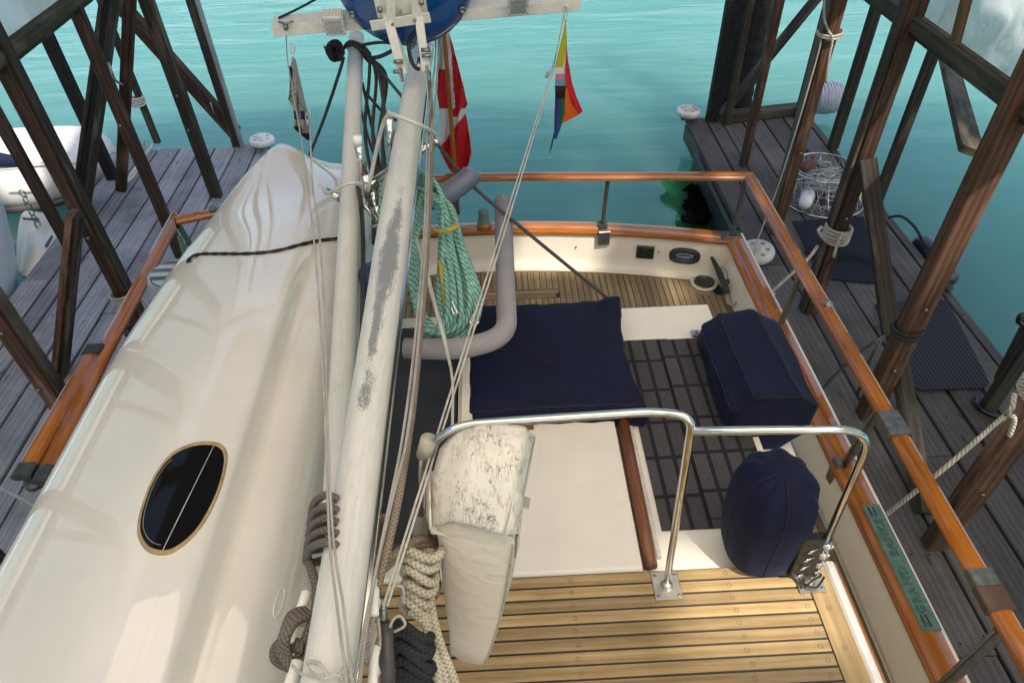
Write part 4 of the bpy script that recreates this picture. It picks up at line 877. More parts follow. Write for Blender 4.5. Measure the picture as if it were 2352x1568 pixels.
# spreader with lamps
sp = MB(); a, b = Y(627, 52, 4.2), Y(1330, -8, 4.2); sp.beam(a, b, .12, .012, (0, -.2, 1), .003); sp.beam(a + Vector((0, -.055, -.03)), b + Vector((0, -.055, -.03)), .012, .06, (0, 0, 1), .002)
sp = sp.build('spreader', 'bracket_white', mast)
def flood(px, py):
    c = Y(px, py, 4.12); t = MB(); n = Vector((0, -.85, -.35)).normalized()
    up = Vector((0, 0, 1)); up = (up - n * up.dot(n)).normalized(); sd = n.cross(up)
    t.beam(c, c + n * .07, .115, .115, up, .012)
    for k in range(7): t.beam(c + sd * (-.048 + k * .016) + n * .0 + up * .058, c + sd * (-.048 + k * .016) + n * .055 + up * .058, .006, .014, up, .001)
    o = t.build('floodlight', 'bracket_white', sp)
    MB().beam(c + n * .066, c + n * .074, .085, .085, up, .004).build('lamp_lens', 'led_lens', o) if False else None
    l = MB().beam(c + n * .066, c + n * .074, .085, .085, up, .004).build('lamp_lens', 'led_lens', sp)
    s = MB()
    for i in (-1, 1):
        for j in (-1, 0, 1): s.lathe(c + n * .069 + sd * .05 * i + up * .048 * j, [(.004, 0), (.003, .003)], 8, n)
    s.build('lamp_screw', 'shadow_black', sp)
flood(769, 42); flood(1189, -5)
# blue radar dome with bracket
dc = Y(928, -52, 4.12); ax = Vector((0.02, -1, -.12)).normalized(); rd = MB()
rd.lathe(dc - ax * .02, [(.30, -.13), (.375, -.07), (.385, 0), (.37, .045), (.30, .085), (.18, .105), (.02, .11)], 72, ax)
rd = rd.build('radar_dome', 'dome_blue', mast)
bb = MB()
for an in (208, 332, 270):
    q = dc + ax * .028 + Vector((math.cos(math.radians(an)), 0, math.sin(math.radians(an)))) * .345
    bb.lathe(q, [(.018, 0), (.018, .018), (.013, .022), (.011, .014), (.001, .014)], 18, ax)
bb.build('dome_bolt', 'dull_metal', rd)
br = MB(); q = Y(914, 8, 4.0); u_ = Vector((0, -.1, 1)).normalized()
def T4(px, py, y=3.97): return Y(px, py, y)
br.beam(T4(862, 14), T4(978, 2), .012, .13, u_, .012)
br = br.build('dome_bracket', 'bracket_white', mast)
b2 = MB(); b2.beam(T4(852, 60, 3.93), T4(988, 40, 3.93), .012, .055, u_, .004)
b2.beam(T4(888, 30, 3.95), T4(926, 172, 3.80), .05, .02, (0, 1, 0), .003); b2.beam(T4(960, 22, 3.95), T4(979, 165, 3.80), .046, .02, (0, 1, 0), .003)
b2.beam(T4(903, 60, 3.99), T4(937, 150, 3.9), .05, .012, (1, 0, 0), .003)
b2.beam(T4(898, 5, 3.93), T4(900, 50, 3.94), .05, .03, (0, 1, 0), .003); b2.beam(T4(955, 5, 3.93), T4(958, 45, 3.94), .05, .03, (0, 1, 0), .003); b2.build('bracket_arm', 'bracket_white', br)
b3 = MB()
for x_, y_, r_ in ((873, 22, .016), (968, 5, .016), (902, 55, .008), (953, 46, .008), (920, 27, .008)): b3.lathe(T4(x_, y_, 3.92), [(r_, 0), (r_, .012), (r_ * .8, .016)], 14, (0, -1, 0))
b3.build('bracket_bolt', 'dull_metal', br)
b4 = MB()
for x_, y_ in ((917, 142), (916, 165), (982, 128), (980, 115)): b4.lathe(T4(x_, y_, 3.8), [(.011, -.03), (.011, .02)], 8, (1, 0, 0))
b4.build('lock_bolt', 'dull_metal', br)['kind'] = 'stuff'
for u1, u2 in (((918, 155), (925, 188)), ((980, 150), (988, 185))): MB().beam(T4(*u1, 3.8), T4(*u2, 3.78), .012, .05, (0, 1, 0), .002).build('bracket_lug', 'dull_metal', br)
cord('cable', [T4(958, 70, 3.95), T4(942, 90, 3.97), T4(940, 120, 3.95), T4(950, 150, 3.92), T4(963, 160, 3.9)], .012, 'black_plastic', None, parent=mast)

boom = thing('lowered_boom', (-.7, 3, 3.15), 'thinner white boom lying alongside the thick mast, its far end wrapped in dark rope', 'boom')
B = [Y(818, 96, 4.68), Y(806, 498, 2.88), Y(799, 741, 2.2), Y(790, 900, 1.85), Y(772, 1200, 1.28)]
MB().tube([B[0].lerp(B[-1], t) for t in np.linspace(-.02, 1, 30)], [.047] * 30, 32).build('boom_tube', 'boom_paint', boom)
q = B[0].lerp(B[-1], -.02); MB().lathe(q, [(.047, -.02), (.05, .0), (.045, .02), (.02, .035)], 24, (B[0] - B[-1])).build('boom_end_cap', 'clean_white', boom)

# crutch
crt = thing('mast_crutch', (-.6, 2.95, TR), 'polished stainless mast crutch with a white capped horn between mast and boom', 'mast support')
def yy(px, py, y=2.97): return Y(px, py, y)
k = MB(); k.tube([yy(822, 330), yy(838, 408)], .019, 20); k.tube([yy(893, 272, 3.35), yy(903, 385, 3.35)], .021, 20); k.tube([yy(845, 432, 3.05), yy(905, 380, 3.35)], .02, 20); k.tube([yy(838, 400), yy(852, 470)], .022, 20)
k.tube([yy(856, 440), yy(873, 520)], .018, 20); k.tube([yy(866, 470), yy(876, 530)], .023, 20); k.tube([yy(905, 380, 3.35), yy(1000, 326, 3.35)], .022, 20)
k.lathe(yy(1000, 326, 3.35), [(.024, -.005), (.024, .012), (.012, .022)], 20, yy(1000, 326, 3.35) - yy(905, 380, 3.35)); k.tube([yy(836, 470), yy(870, 510)], .015, 16)
k.tube([yy(872, 520), (-.62, 2.93, TR)], .018, 16); k.build('crutch_tube', 'stainless', crt)
k = MB(); k.tube([yy(790, 460, 3.0), yy(748, 437, 3.02)], .02, 20); k.tube(fillet([yy(893, 272, 3.35), yy(888, 262, 3.35), yy(891, 254, 3.35), yy(897, 258, 3.35), yy(896, 270, 3.35)], .01), .005, 8); k.build('crutch_stub', 'stainless', crt)
MB().tube([yy(820, 312), yy(822, 332)], .022, 20).build('end_cap', 'clean_white', crt)
cord('crutch_lashing', [yy(845, 440, 2.9), yy(868, 330, 2.9), yy(888, 268, 2.85), yy(915, 268, 2.75), yy(960, 286, 2.72), yy(985, 298, 2.8), yy(1000, 308, 2.92)], .009, 'rope_white', 'pale cord looped over the thick mast from the steel crutch', 'cord')
cord('boom_lashing', [yy(735, 425, 3.0), yy(747, 440, 2.93), yy(760, 442, 2.85), yy(790, 425, 2.8), yy(815, 420, 2.8), yy(832, 430, 2.85), yy(835, 450, 2.95)], .009, 'rope_white', 'pale cord looped over the thinner boom near the dinghy bow', 'cord')
cord('crutch_foot_lashing', [yy(858, 520), yy(872, 516, 2.9), yy(888, 508), yy(890, 490), yy(880, 440), yy(890, 400)], .008, 'rope_white', 'pale cord tied round the foot of the steel crutch above the blue jug', 'cord')
jg = MB(); c = yy(853, 585, 2.85); jg.lathe((c.x, c.y, TR + .002), [(.09, 0), (.1, .02), (.1, .3), (.07, .36), (.03, .38)], 28); tag(jg.build('water_jug', 'blue_plastic'), 'blue plastic jug standing under the steel crutch between mast and boom', 'jug')

# grey padded frame
pf = MB(); a = Y(1155, 464, 3.36); Z0 = 2.75
pf.tube(fillet([P(1155, 462, Z0 + .04), P(1165, 772, Z0), P(1060, 803, Z0 - .01), P(930, 800, Z0 - .02)], .12, 8), .046, 22)
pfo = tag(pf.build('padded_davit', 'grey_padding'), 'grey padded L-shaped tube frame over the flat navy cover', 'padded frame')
q = P(1155, 462, Z0 + .04); k = MB()
for i in range(12):
    an = i * math.pi / 6; k.tube([q + Vector((.044 * math.cos(an), -.03, .044 * math.sin(an))), q + Vector((.022 * math.cos(an), .012, .022 * math.sin(an)))], .007, 6)
k.build('gathered_end', 'grey_padding', pfo)
k = MB(); k.tube([q + Vector((.018 * math.cos(t), .03, .018 * math.sin(t))) for t in np.linspace(0, 2 * math.pi, 14)], .005, 8); k.build('end_ring', 'stainless', pfo)
ph = MB(); pts = smooth_path([Y(960, 462, 3.0), Y(1010, 452, 3.1), Y(1050, 430, 3.18), Y(1080, 405, 3.24), Y(1090, 390, 3.26)], 6); ph.tube(pts, [.055] * (len(pts) - 4) + [.052, .045, .034, .018], 18)
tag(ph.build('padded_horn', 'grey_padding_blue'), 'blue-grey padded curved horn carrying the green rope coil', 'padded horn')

# green rope coil
gc = MB(); rr = random.Random(5)
top = P(1000, 425, 2.93); 
for k in range(25):
    f = k / 24; x0 = 905 + 95 * f * .4; 
    cxl = Y(935 + 40 * f + rr.uniform(-9, 9), 440 + rr.uniform(-8, 8) + 20 * (1 - f), 3.05 - .04 * rr.random())
    p1 = Y(1005 + 30 * f, 470 + rr.uniform(-8, 8), 2.95 - .05 * rr.random()); p2 = Y(1006 + 58 * f + rr.uniform(-7, 7), 560, 2.72 - .05 * rr.random()); p3 = Y(1008 + 92 * f + rr.uniform(-6, 6), 670 + rr.uniform(-10, 10), 2.48 - .05 * rr.random())
    p4 = Y(1012 + 70 * (f) + rr.uniform(-6, 6), 745 + rr.uniform(-12, 15) + 10 * f, 2.34 - .04 * rr.random()); p5 = Y(985 + 28 * f, 770 + rr.uniform(-12, 8), 2.30); p6 = Y(960 + rr.uniform(-6, 6), 700, 2.42); p7 = Y(942 + rr.uniform(-10, 10) + 10 * (1 - f), 580, 2.66 + .03 * rr.random())
    pts = smooth_path([cxl, p1, p2, p3, p4, p5, p6, p7, cxl + Vector((0, .0, -.02))], 5); gc.tube(pts, .0125, 8)
for k in range(5):
    gc.tube(smooth_path([Y(900 - 3 * k, 400 + 4 * k, 3.08), Y(882 - 2 * k, 440, 3.0), Y(872 + 3 * k, 490, 2.9), Y(880 + 4 * k, 520, 2.85)], 5), .0125, 8)
    gc.tube(smooth_path([Y(955, 400 + 5 * k, 3.1), Y(985 + 3 * k, 405 + 7 * k, 3.05), Y(1010 + 3 * k, 440 + 6 * k, 2.98), Y(1025 + 4 * k, 500, 2.85)], 5), .0125, 8)
tag(gc.build('rope_coil', 'rope_green'), 'thick coil of pale green twisted rope hanging beside the mast', 'rope coil')
cord('coil_tie', [Y(998, 528, 2.72), Y(1012, 533, 2.68), Y(1035, 527, 2.66), Y(1049, 520, 2.7), Y(1045, 514, 2.75)], .009, 'rope_yellow', 'short yellow cord tied round the green rope coil', 'cord')
cord('yellow_line', [Y(1010, 600, 2.6), Y(1016, 640, 2.5), Y(1022, 690, 2.4), Y(1024, 702, 2.38)], .011, 'rope_yellow', 'yellow braided line hanging down inside the green rope coil', 'rope')
k = MB(); k.tube(smooth_path([Y(1038, 690, 2.33), Y(1044, 706, 2.3), Y(1050, 718, 2.28), Y(1043, 722, 2.28), Y(1036, 705, 2.3)], 5), .006, 8)
tag(k.build('snap_hook', 'stainless'), 'upper steel snap hook, on a strand inside the green rope coil', 'hook'); k = MB(); k.tube(smooth_path([Y(1090, 718, 2.3), Y(1080, 738, 2.28), Y(1088, 748, 2.26), Y(1100, 738, 2.27)], 5), .006, 8)
tag(k.build('snap_hook', 'stainless'), 'lower steel snap hook, at the right foot of the green rope coil', 'hook')

# ================================================================== DINGHY (upside down)
ST = [(-.3, [(-1.80, 2.36), (-1.81, 2.50), (-1.79, 2.60), (-1.745, 2.69), (-1.65, 2.765), (-1.46, 2.838), (-1.17, 2.945), (-1.05, 2.95), (-.925, 2.945), (-.893, 2.835), (-.84, 2.84), (-.77, 2.825), (-.70, 2.73), (-.66, 2.40)]),
      (2.35, [(-1.80, 2.36), (-1.81, 2.50), (-1.79, 2.60), (-1.745, 2.69), (-1.65, 2.765), (-1.46, 2.838), (-1.17, 2.94), (-1.05, 2.945), (-.93, 2.94), (-.898, 2.83), (-.84, 2.84), (-.77, 2.825), (-.70, 2.73), (-.66, 2.40)]),
      (3.1, [(-1.77, 2.36), (-1.785, 2.5), (-1.76, 2.6), (-1.70, 2.69), (-1.60, 2.76), (-1.42, 2.82), (-1.17, 2.875), (-1.05, 2.875), (-.94, 2.865), (-.905, 2.79), (-.84, 2.80), (-.76, 2.79), (-.7, 2.7), (-.64, 2.40)]),
      (3.55, [(-1.68, 2.38), (-1.70, 2.5), (-1.68, 2.6), (-1.62, 2.69), (-1.53, 2.76), (-1.40, 2.80), (-1.22, 2.80), (-1.08, 2.79), (-.97, 2.785), (-.92, 2.76), (-.86, 2.77), (-.8, 2.76), (-.74, 2.68), (-.66, 2.42)]),
      (3.85, [(-1.56, 2.44), (-1.58, 2.56), (-1.56, 2.66), (-1.50, 2.77), (-1.42, 2.86), (-1.33, 2.87), (-1.22, 2.80), (-1.12, 2.74), (-1.0, 2.73), (-.92, 2.72), (-.86, 2.725), (-.8, 2.72), (-.74, 2.66), (-.68, 2.46)]),
      (3.96, [(-1.47, 2.50), (-1.49, 2.60), (-1.47, 2.70), (-1.41, 2.82), (-1.35, 2.91), (-1.27, 2.91), (-1.18, 2.79), (-1.11, 2.72), (-1.0, 2.71), (-.92, 2.71), (-.86, 2.71), (-.8, 2.71), (-.74, 2.66), (-.68, 2.48)]),
      (4.00, [(-1.45, 2.48), (-1.47, 2.58), (-1.45, 2.68), (-1.39, 2.79), (-1.33, 2.88), (-1.26, 2.87), (-1.18, 2.75), (-1.11, 2.68), (-1.0, 2.67), (-.92, 2.67), (-.86, 2.67), (-.8, 2.67), (-.74, 2.62), (-.68, 2.45)])]
SY = np.array([q[0] for q in ST]); K = np.array([[list(p) for p in q[1]] for q in ST])
YG = np.linspace(-.3, 4.0, 90); G = np.array([[[np.interp(y, SY, K[:, k, c]) for c in (0, 1)] for k in range(14)] for y in YG])
t_ = np.linspace(0, 13, 53); G = np.stack([np.stack([np.interp(t_, np.arange(14), G[i, :, c]) for c in (0, 1)], -1) for i in range(90)])
def smo(A, n, ax):
    for _ in range(n):
        B_ = A.copy()
        if ax == 0: B_[1:-1] = (A[:-2] + 2 * A[1:-1] + A[2:]) / 4
        else: B_[:, 1:-1] = (A[:, :-2] + 2 * A[:, 1:-1] + A[:, 2:]) / 4
        A = B_
    return A
G = smo(G, 14, 0); G[:, :22] = smo(G, 9, 1)[:, :22]; G1 = smo(G, 1, 1); G2 = smo(G, 34, 1); w_ = np.clip((YG - 2.2) / 1.1, 0, 1)[:, None, None]; G = G1 * (1 - w_) + G2 * w_
def sec_at(y):
    t = (min(max(y, -.3), 3.9999) + .3) / 4.3 * 89; i = int(t); t -= i; r_ = G[i] * (1 - t) + G[min(i + 1, 89)] * t
    return [Vector((a, b, 0)) for a, b in r_]
yl = list(YG[::2]) + [4.0]
dm = MB(); dm.loft([[Vector((q.x, float(y), q.y)) for q in sec_at(y)] for y in yl] + [[Vector((q.x * .93 - .07, 3.97, q.y * .5 + 1.2)) for q in sec_at(4.0)]], (False, False), True, 0, False)
din = tag(dm.build('dinghy', 'dinghy_gelcoat'), 'glossy cream dinghy stored upside down, with a dark oval window in its bottom', 'dinghy')
mo = din.modifiers.new('t', 'SOLIDIFY'); mo.thickness = .008; mo.offset = -1
def surf(px, py, off=.006):
    z = 2.85
    for _ in range(12):
        p = P(px, py, z); s = sec_at(p.y); z = float(np.interp(p.x, [q.x for q in s[6:]], [q.y for q in s[6:]]))
    return P(px, py, z + off)
wpx = [(478, 1020), (508, 1028), (518, 1055), (507, 1110), (486, 1163), (456, 1213), (421, 1248), (385, 1267), (347, 1262), (326, 1238), (321, 1205), (334, 1150), (359, 1092), (395, 1047), (435, 1026)]
wp = [surf(*q, 0) for q in wpx]; wc = sum(wp, Vector()) / len(wp); wz = max(q.z for q in wp)
def closed(pts, n=4):
    e = [pts[-1]] + list(pts) + [pts[0], pts[1]]; s = smooth_path(e, n); return s[n:n + len(pts) * n]
wo = closed(wp)
def sz(x, y):
    s = sec_at(y); return float(np.interp(x, [q.x for q in s[6:]], [q.y for q in s[6:]]))
def off(k, dz): return [Vector((wc.x + (q.x - wc.x) * k, wc.y + (q.y - wc.y) * k, sz(wc.x + (q.x - wc.x) * k, wc.y + (q.y - wc.y) * k) + dz)) for q in wo]
m = MB(); m.loft([off(1.06, -.004), off(1.045, .005), off(1.0, .007), off(.97, .004)], (False, False)); m.build('window_bead', 'tan_sealant', din)
m = MB(); m.loft([off(k_, .0045) for k_ in (.98, .9, .8, .7, .6, .5, .4, .3, .2, .1, .02)], (False, True)); m.build('oval_window', 'dark_window', din)
st_ = off(.90, .006); m = MB()
for i in range(30, 52):
    a, b = st_[i % 60], st_[(i + 1) % 60]
    for k in range(3): 
        q0 = a.lerp(b, k / 3); q1 = a.lerp(b, k / 3 + .2); m.tube([q0, q1], .0016, 5)
m.build('stitching', 'rope_thin', din)
MB().tube([off(.97, .007)[2], off(.97, .007)[29]], .0013, 5).build('window_seam', 'old_white_plastic', din)
# recessed grip on the starboard flank
ra, rb = surf(650, 1350, -.005), surf(632, 1415, -.005); rc = [surf(650 - 14 * 0 + 9 * math.cos(t) - 18 * (0.5 - .5 * math.sin(t)), 1382 + 34 * math.sin(t) * -1, .0) for t in np.linspace(0, 2 * math.pi, 26)]; m = MB(); m.tube(rc, .003, 8, False, 0); m.build('moulded_grip', 'dinghy_gelcoat', din)
cord('dinghy_lashing', [P(400, 690, 2.2), P(424, 640, 2.38), surf(432, 600), surf(455, 585), surf(500, 583), surf(560, 583), surf(610, 580), surf(650, 573), surf(690, 562), surf(730, 553), surf(775, 548), P(812, 545, 2.7)], .0095, 'rope_tracer', 'black rope with pale flecks lashed across the bow of the upturned dinghy', 'rope', None, None, 10)
dru = MB(); c = P(392, 700, 2.05); dru.lathe(c + Vector((.1, -.0, -.2)), [(.17, 0), (.18, .03), (.18, .38), (.17, .42), (.15, .43)], 40, (.0, .1, 1)); tag(dru.build('ribbed_drum', 'ribbed_chrome'), 'ribbed silvery hose reel drum peeping out behind the left flank of the dinghy', 'hose reel')

# ================================================================== RUNNING LINES
def wl(pts, z0, z1):
    n = len(pts) - 1; return [P(x, y, z0 + (z1 - z0) * i / n) for i, (x, y) in enumerate(pts)]
cord('braided_halyard', wl([(985, 165), (989, 230), (992, 320), (986, 480), (976, 640), (962, 800), (945, 960), (920, 1120), (895, 1240), (867, 1350)], 3.24, 3.12), .0115, 'rope_tan', 'thick brown and red flecked braided halyard running along the right side of the thick mast', 'rope')
cord('wire_stay', wl([(1002, 40), (1000, 130), (992, 210), (982, 300), (975, 520), (952, 790), (925, 1000), (893, 1165), (845, 1400), (808, 1590)], 3.3, 3.2), .0045, 'wire_rope', 'thin wire stay nearest the thick mast, right side', 'wire')
cord('wire_stay', wl([(1007, 40), (1006, 130), (999, 240), (988, 320), (980, 520), (960, 790), (935, 1000), (905, 1130), (860, 1330), (820, 1600)], 3.3, 3.2), .0045, 'wire_rope', 'thin wire stay between the other wire and the braided halyard', 'wire')
cord('wire_stay', [Y(1011, 70, 4.6), P(1003, 200, 3.3), P(990, 350, 3.25)], .004, 'wire_rope', 'short bluish wire beside the flagstaff top', 'wire')
cord('thin_line', wl([(965, 560), (985, 640), (1000, 700), (1020, 770), (1036, 850), (1040, 900), (1038, 1010)], 3.0, 2.7), .006, 'rope_white', 'thin white line crossing the green rope coil and the padded bar', 'cord')
cord('thin_line', wl([(955, 545), (975, 620), (1003, 720), (1022, 790), (1034, 840)], 3.02, 2.85), .006, 'rope_white', 'thin white knotted line inside the green rope coil, ending at the padded bar', 'cord')
A, Bp = Y(1265, 168, 4.1), P(880, 1392, 3.14)
cord('flag_halyard', [Y(1301, 6, 4.16), Y(1278, 120, 4.12), A, A.lerp(Bp, .5), Bp], .0035, 'rope_white', 'left of two thin pale lines from the rainbow flag to the mast foot', 'cord', 'halyards of the rainbow flag')
cord('flag_halyard', [Y(1307, 4, 4.16), Y(1286, 120, 4.12), A + Vector((.012, 0, 0)), (A + Vector((.02, 0, 0))).lerp(Bp + Vector((.012, 0, 0)), .5), Bp + Vector((.01, 0, 0))], .0035, 'rope_white', 'right of two thin pale lines from the rainbow flag to the mast foot', 'cord', 'halyards of the rainbow flag')
cord('flag_halyard', [Y(657, 68, 4.15), Y(661, 140, 4.13)] + wl([(690, 310), (707, 440), (722, 560), (737, 760), (748, 1000), (757, 1240), (775, 1400), (800, 1590)], 3.33, 3.24), .0035, 'rope_thin', 'left thin line running from the blue and white pennant over the dinghy', 'cord', 'halyards of the blue pennant')
cord('flag_halyard', [Y(707, 262, 4.1)] + wl([(712, 300), (718, 430), (732, 520), (745, 720), (753, 1000), (766, 1240), (790, 1400), (812, 1590)], 3.33, 3.24), .0035, 'rope_thin', 'right thin line running from the blue and white pennant over the dinghy', 'cord', 'halyards of the blue pennant')
cord('dark_sheet', [Y(872, 160, 4.3), Y(945, 250, 3.7), Y(1060, 400, 3.3), Y(1180, 508, 3.05), P(1395, 684, 2.42), P(1420, 700, 2.36)], .0095, 'rope_dark', 'long dark rope slanting from the boom end to the flat navy cover  far corner', 'rope')
cord('dark_sheet', [Y(789, 132, 4.45), Y(780, 165, 4.4), Y(745, 270, 4.42), Y(702, 380, 4.45), Y(698, 400, 4.5)], .0105, 'rope_dark', 'dark rope slanting down left from the boom end to behind the dinghy bow', 'rope')
cord('dark_sheet', [Y(830, 104, 4.5), Y(870, 98, 4.4), Y(905, 100, 4.3)], .010, 'rope_dark', 'dark rope leading from the boom end to behind the blue dome', 'rope')
cord('dark_sheet', [Y(800, 112, 4.6), Y(830, 125, 4.5), Y(860, 133, 4.4), Y(895, 120, 4.3), Y(910, 105, 4.25)], .012, 'rope_dark', 'second dark rope sagging between the boom end and the dome bracket', 'rope')
# bundle of falls under the boom end
fa = MB(); rr = random.Random(2)
for k, (x0, x1) in enumerate([(834, 858), (846, 872), (858, 892), (862, 866), (850, 884), (838, 905)]):
    fa.tube(smooth_path([Y(812 + 4 * k, 104 + 3 * k, 4.5), Y(845 + 2 * k, 128 + 2 * k, 4.42), Y(x0 + 14 + 4 * k, 180, 4.3 - .02 * k), Y((x0 + x1) / 2 + 5 * k - 8, 300, 4.0 - .03 * k), Y(x1 - 4, 420, 3.6), Y(x1, 560, 3.2)], 6), .0105, 8)
fa.tube(smooth_path([Y(832, 190, 4.3), Y(842, 235, 4.2), Y(862, 330, 3.9), Y(880, 420, 3.6), Y(896, 470, 3.4)], 6), .009, 8)
fa.tube(smooth_path([Y(838, 210, 4.3), Y(880, 258, 4.1), Y(925, 285, 3.9), Y(960, 310, 3.8)], 6), .009, 8)
fa.tube(smooth_path([Y(828, 250, 4.2), Y(850, 330, 4.0), Y(880, 400, 3.8), Y(905, 450, 3.6)], 6), .009, 8)
fa.tube(smooth_path([Y(822, 420, 3.05), Y(830, 480, 2.95), Y(834, 560, 2.8), Y(833, 700, 2.5), Y(828, 850, 2.2), Y(822, 960, 2.05)], 6), .011, 8)
for k in range(5): fa.tube(smooth_path([Y(789 + k * 2, 112 - 2 * k, 4.5), Y(805 + 3 * k, 96 + 3 * k, 4.55), Y(835, 108 + 5 * k, 4.5), Y(850, 125 + 5 * k, 4.45)], 5), .011, 8)
tag(fa.build('boom_tackle', 'rope_dark'), 'bundle of dark rope falls hanging from the boom end between boom and mast', 'rope tackle')
kn = MB()
for k in range(10):
    c = Y(768 + rr.uniform(-9, 9), 112 + rr.uniform(-8, 8), 4.45); a_ = Vector((rr.uniform(-1, 1), rr.uniform(-1, 1), rr.uniform(-1, 1))).normalized(); b_ = a_.orthogonal().normalized(); c_ = a_.cross(b_); r_ = rr.uniform(.03, .06)
    kn.tube([c + b_ * math.cos(t) * r_ + c_ * math.sin(t) * r_ * .7 for t in np.linspace(0, 6.28, 16)], .011, 7)
kn.tube([Y(744, 106, 4.4), Y(750, 118, 4.4), Y(765, 112, 4.4)], .006, 6)
tag(kn.build('rope_knot', 'rope_black'), 'black tangled knot of rope at the left of the boom end', 'rope knot')
# brown line hitched round mast, left
bl = MB()
for k in range(5):
    y_ = 1138 + 27 * k; bl.tube(smooth_path([P(775, y_ + 8, 3.21), P(750, y_ - 2, 3.22), P(726 - 3 * k, y_ + 12, 3.17), P(716 - 3 * k, y_ + 40, 3.12), P(730 - 2 * k, y_ + 44 + rr.uniform(-4, 4), 3.08), P(765, y_ + 30, 3.06)], 6), .0115, 9)
bl.tube(smooth_path([P(712, 1230, 3.12), P(706, 1275, 3.12), P(716, 1310, 3.13), P(726, 1350, 3.13), P(722, 1410, 3.1), P(700, 1470, 3.08), P(684, 1520, 3.06), P(690, 1560, 3.05), P(720, 1590, 3.05)], 6), .0115, 9)
bl.tube(smooth_path([P(733, 1330, 3.13), P(734, 1400, 3.1), P(716, 1460, 3.08), P(706, 1510, 3.07), P(712, 1580, 3.05)], 6), .0115, 9)
for k in range(4): bl.tube(smooth_path([P(700 + 5 * k, 1400 + 4 * k, 3.1), P(668 + 4 * k, 1412 + 5 * k, 3.12), P(650 + 3 * k, 1460, 3.12), P(642 + 5 * k, 1490, 3.1), P(668, 1528 - 4 * k, 3.08), P(700, 1535 - 6 * k, 3.07), P(722, 1500, 3.07)], 6), .0115, 9)
for k in range(3): bl.tube(smooth_path([P(700, 1480 + 6 * k, 3.08), P(655, 1470 + 8 * k, 3.07), P(630 + 4 * k, 1490 + 4 * k, 3.05), P(636, 1518, 3.04), P(680, 1520 + 10 * k, 3.04), P(712, 1560, 3.03)], 6), .0115, 9)
tag(bl.build('line_hank', 'rope_brown'), 'grey-brown braided line wound round the left side of the thick mast near its foot', 'rope')
wt_ = MB(); wt_.tube(smooth_path([P(672, 1528, 3.13), P(690, 1545, 3.17), P(720, 1552, 3.22), P(760, 1548, 3.24), P(800, 1556, 3.22)], 5), .0045, 6); wt_.tube(smooth_path([P(755, 1555, 3.24), P(735, 1525, 3.24), P(708, 1520, 3.2), P(715, 1545, 3.21), P(750, 1556, 3.24), P(790, 1532, 3.23), P(812, 1545, 3.2), P(780, 1562, 3.23)], 6), .0045, 6)
tag(wt_.build('bow_knot', 'rope_white'), 'thin white cord tied in a bow across the foot of the thick mast', 'cord')
# hanks at the right of the mast foot
def hank(name, a, b, rad, turns, r, mat, label, tails=(), seed=1):
    rr = random.Random(seed); a, b = Vector(a), Vector(b); ax = (b - a).normalized(); u = Vector((1, 0, 0)); u = (u - ax * u.dot(ax)).normalized(); v = ax.cross(u); m = MB(); pts = []
    n = turns * 14
    for i in range(n + 1):
        t = i / n; an = t * turns * 2 * math.pi; tn_ = int(t * turns); rt = random.Random(seed * 31 + tn_); rt2 = random.Random(seed * 31 + tn_ + 1); fr_ = t * turns - tn_; w_ = lambda a_, b_: a_ + (b_ - a_) * (fr_ * fr_ * (3 - 2 * fr_)); k = rad * w_(rt.uniform(.75, 1.3), rt2.uniform(.75, 1.3)); tilt = rad * (w_(rt.uniform(-.1, .9), rt2.uniform(-.1, .9)) * math.cos(an + .6) + .25 * math.sin(2 * an))
        pts.append(a.lerp(b, t) + u * math.cos(an) * k + v * math.sin(an) * k * .8 + ax * tilt)
    m.tube(pts, r, 10)
    for tl in tails: m.tube(smooth_path(tl, 6), r * .95, 10)
    return tag(m.build(name, mat), label, 'rope')
hank('rope_hank', P(968, 1255, 2.98), P(957, 1420, 2.80), .048, 6, .0138, 'rope_cream', 'thick cream braided rope hank hanging between the mast foot and the padded bag',
     [[P(940, 1400, 2.85), P(975, 1430, 2.82), P(1000, 1490, 2.76), P(1020, 1540, 2.72), P(1030, 1590, 2.7)], [P(985, 1330, 2.85), P(992, 1400, 2.82), P(1012, 1480, 2.77), P(1036, 1540, 2.72), P(1052, 1590, 2.7)], [P(975, 1380, 2.83), P(985, 1450, 2.8), P(1004, 1530, 2.74), P(1010, 1590, 2.7)]], 2)
hank('rope_hank', P(950, 1447, 2.93), P(952, 1590, 2.83), .044, 7, .0145, 'rope_black', 'thick black braided rope hank at the bottom edge, right of the grey strut', [], 5)
tn = MB(); tn.tube(smooth_path([P(1000, 1240, 2.9), P(960, 1238, 3.0), P(920, 1262, 3.03), P(880, 1290, 3.05), P(830, 1330, 3.05)], 6), .0125, 9); tn.tube(smooth_path([P(1005, 1250, 2.9), P(950, 1252, 2.99), P(905, 1285, 3.02), P(860, 1325, 3.03), P(820, 1350, 3.0)], 6), .0125, 9)
tn.tube(smooth_path([P(868, 1300, 3.08), P(880, 1245, 3.1), P(888, 1198, 3.1), P(872, 1190, 3.1), P(862, 1240, 3.08), P(868, 1290, 3.07), P(850, 1310, 3.05)], 6), .0115, 9); tn.tube(smooth_path([P(1002, 1310, 2.8), P(1006, 1350, 2.78), P(998, 1370, 2.78)], 5), .011, 8)
tag(tn.build('tan_line', 'rope_tan'), 'tan braided line led from the cream rope hank across behind the thick mast', 'rope')
tl = MB()
for k in range(7): tl.tube(smooth_path([P(858 + k, 1420 + 6 * k, 3.12), P(840 + 2 * k, 1470 + 3 * k, 3.12), P(838 + 3 * k, 1510, 3.1), P(856 + k, 1530 - 3 * k, 3.09), P(872, 1480, 3.1), P(868, 1420, 3.11)], 5), .0045, 6)
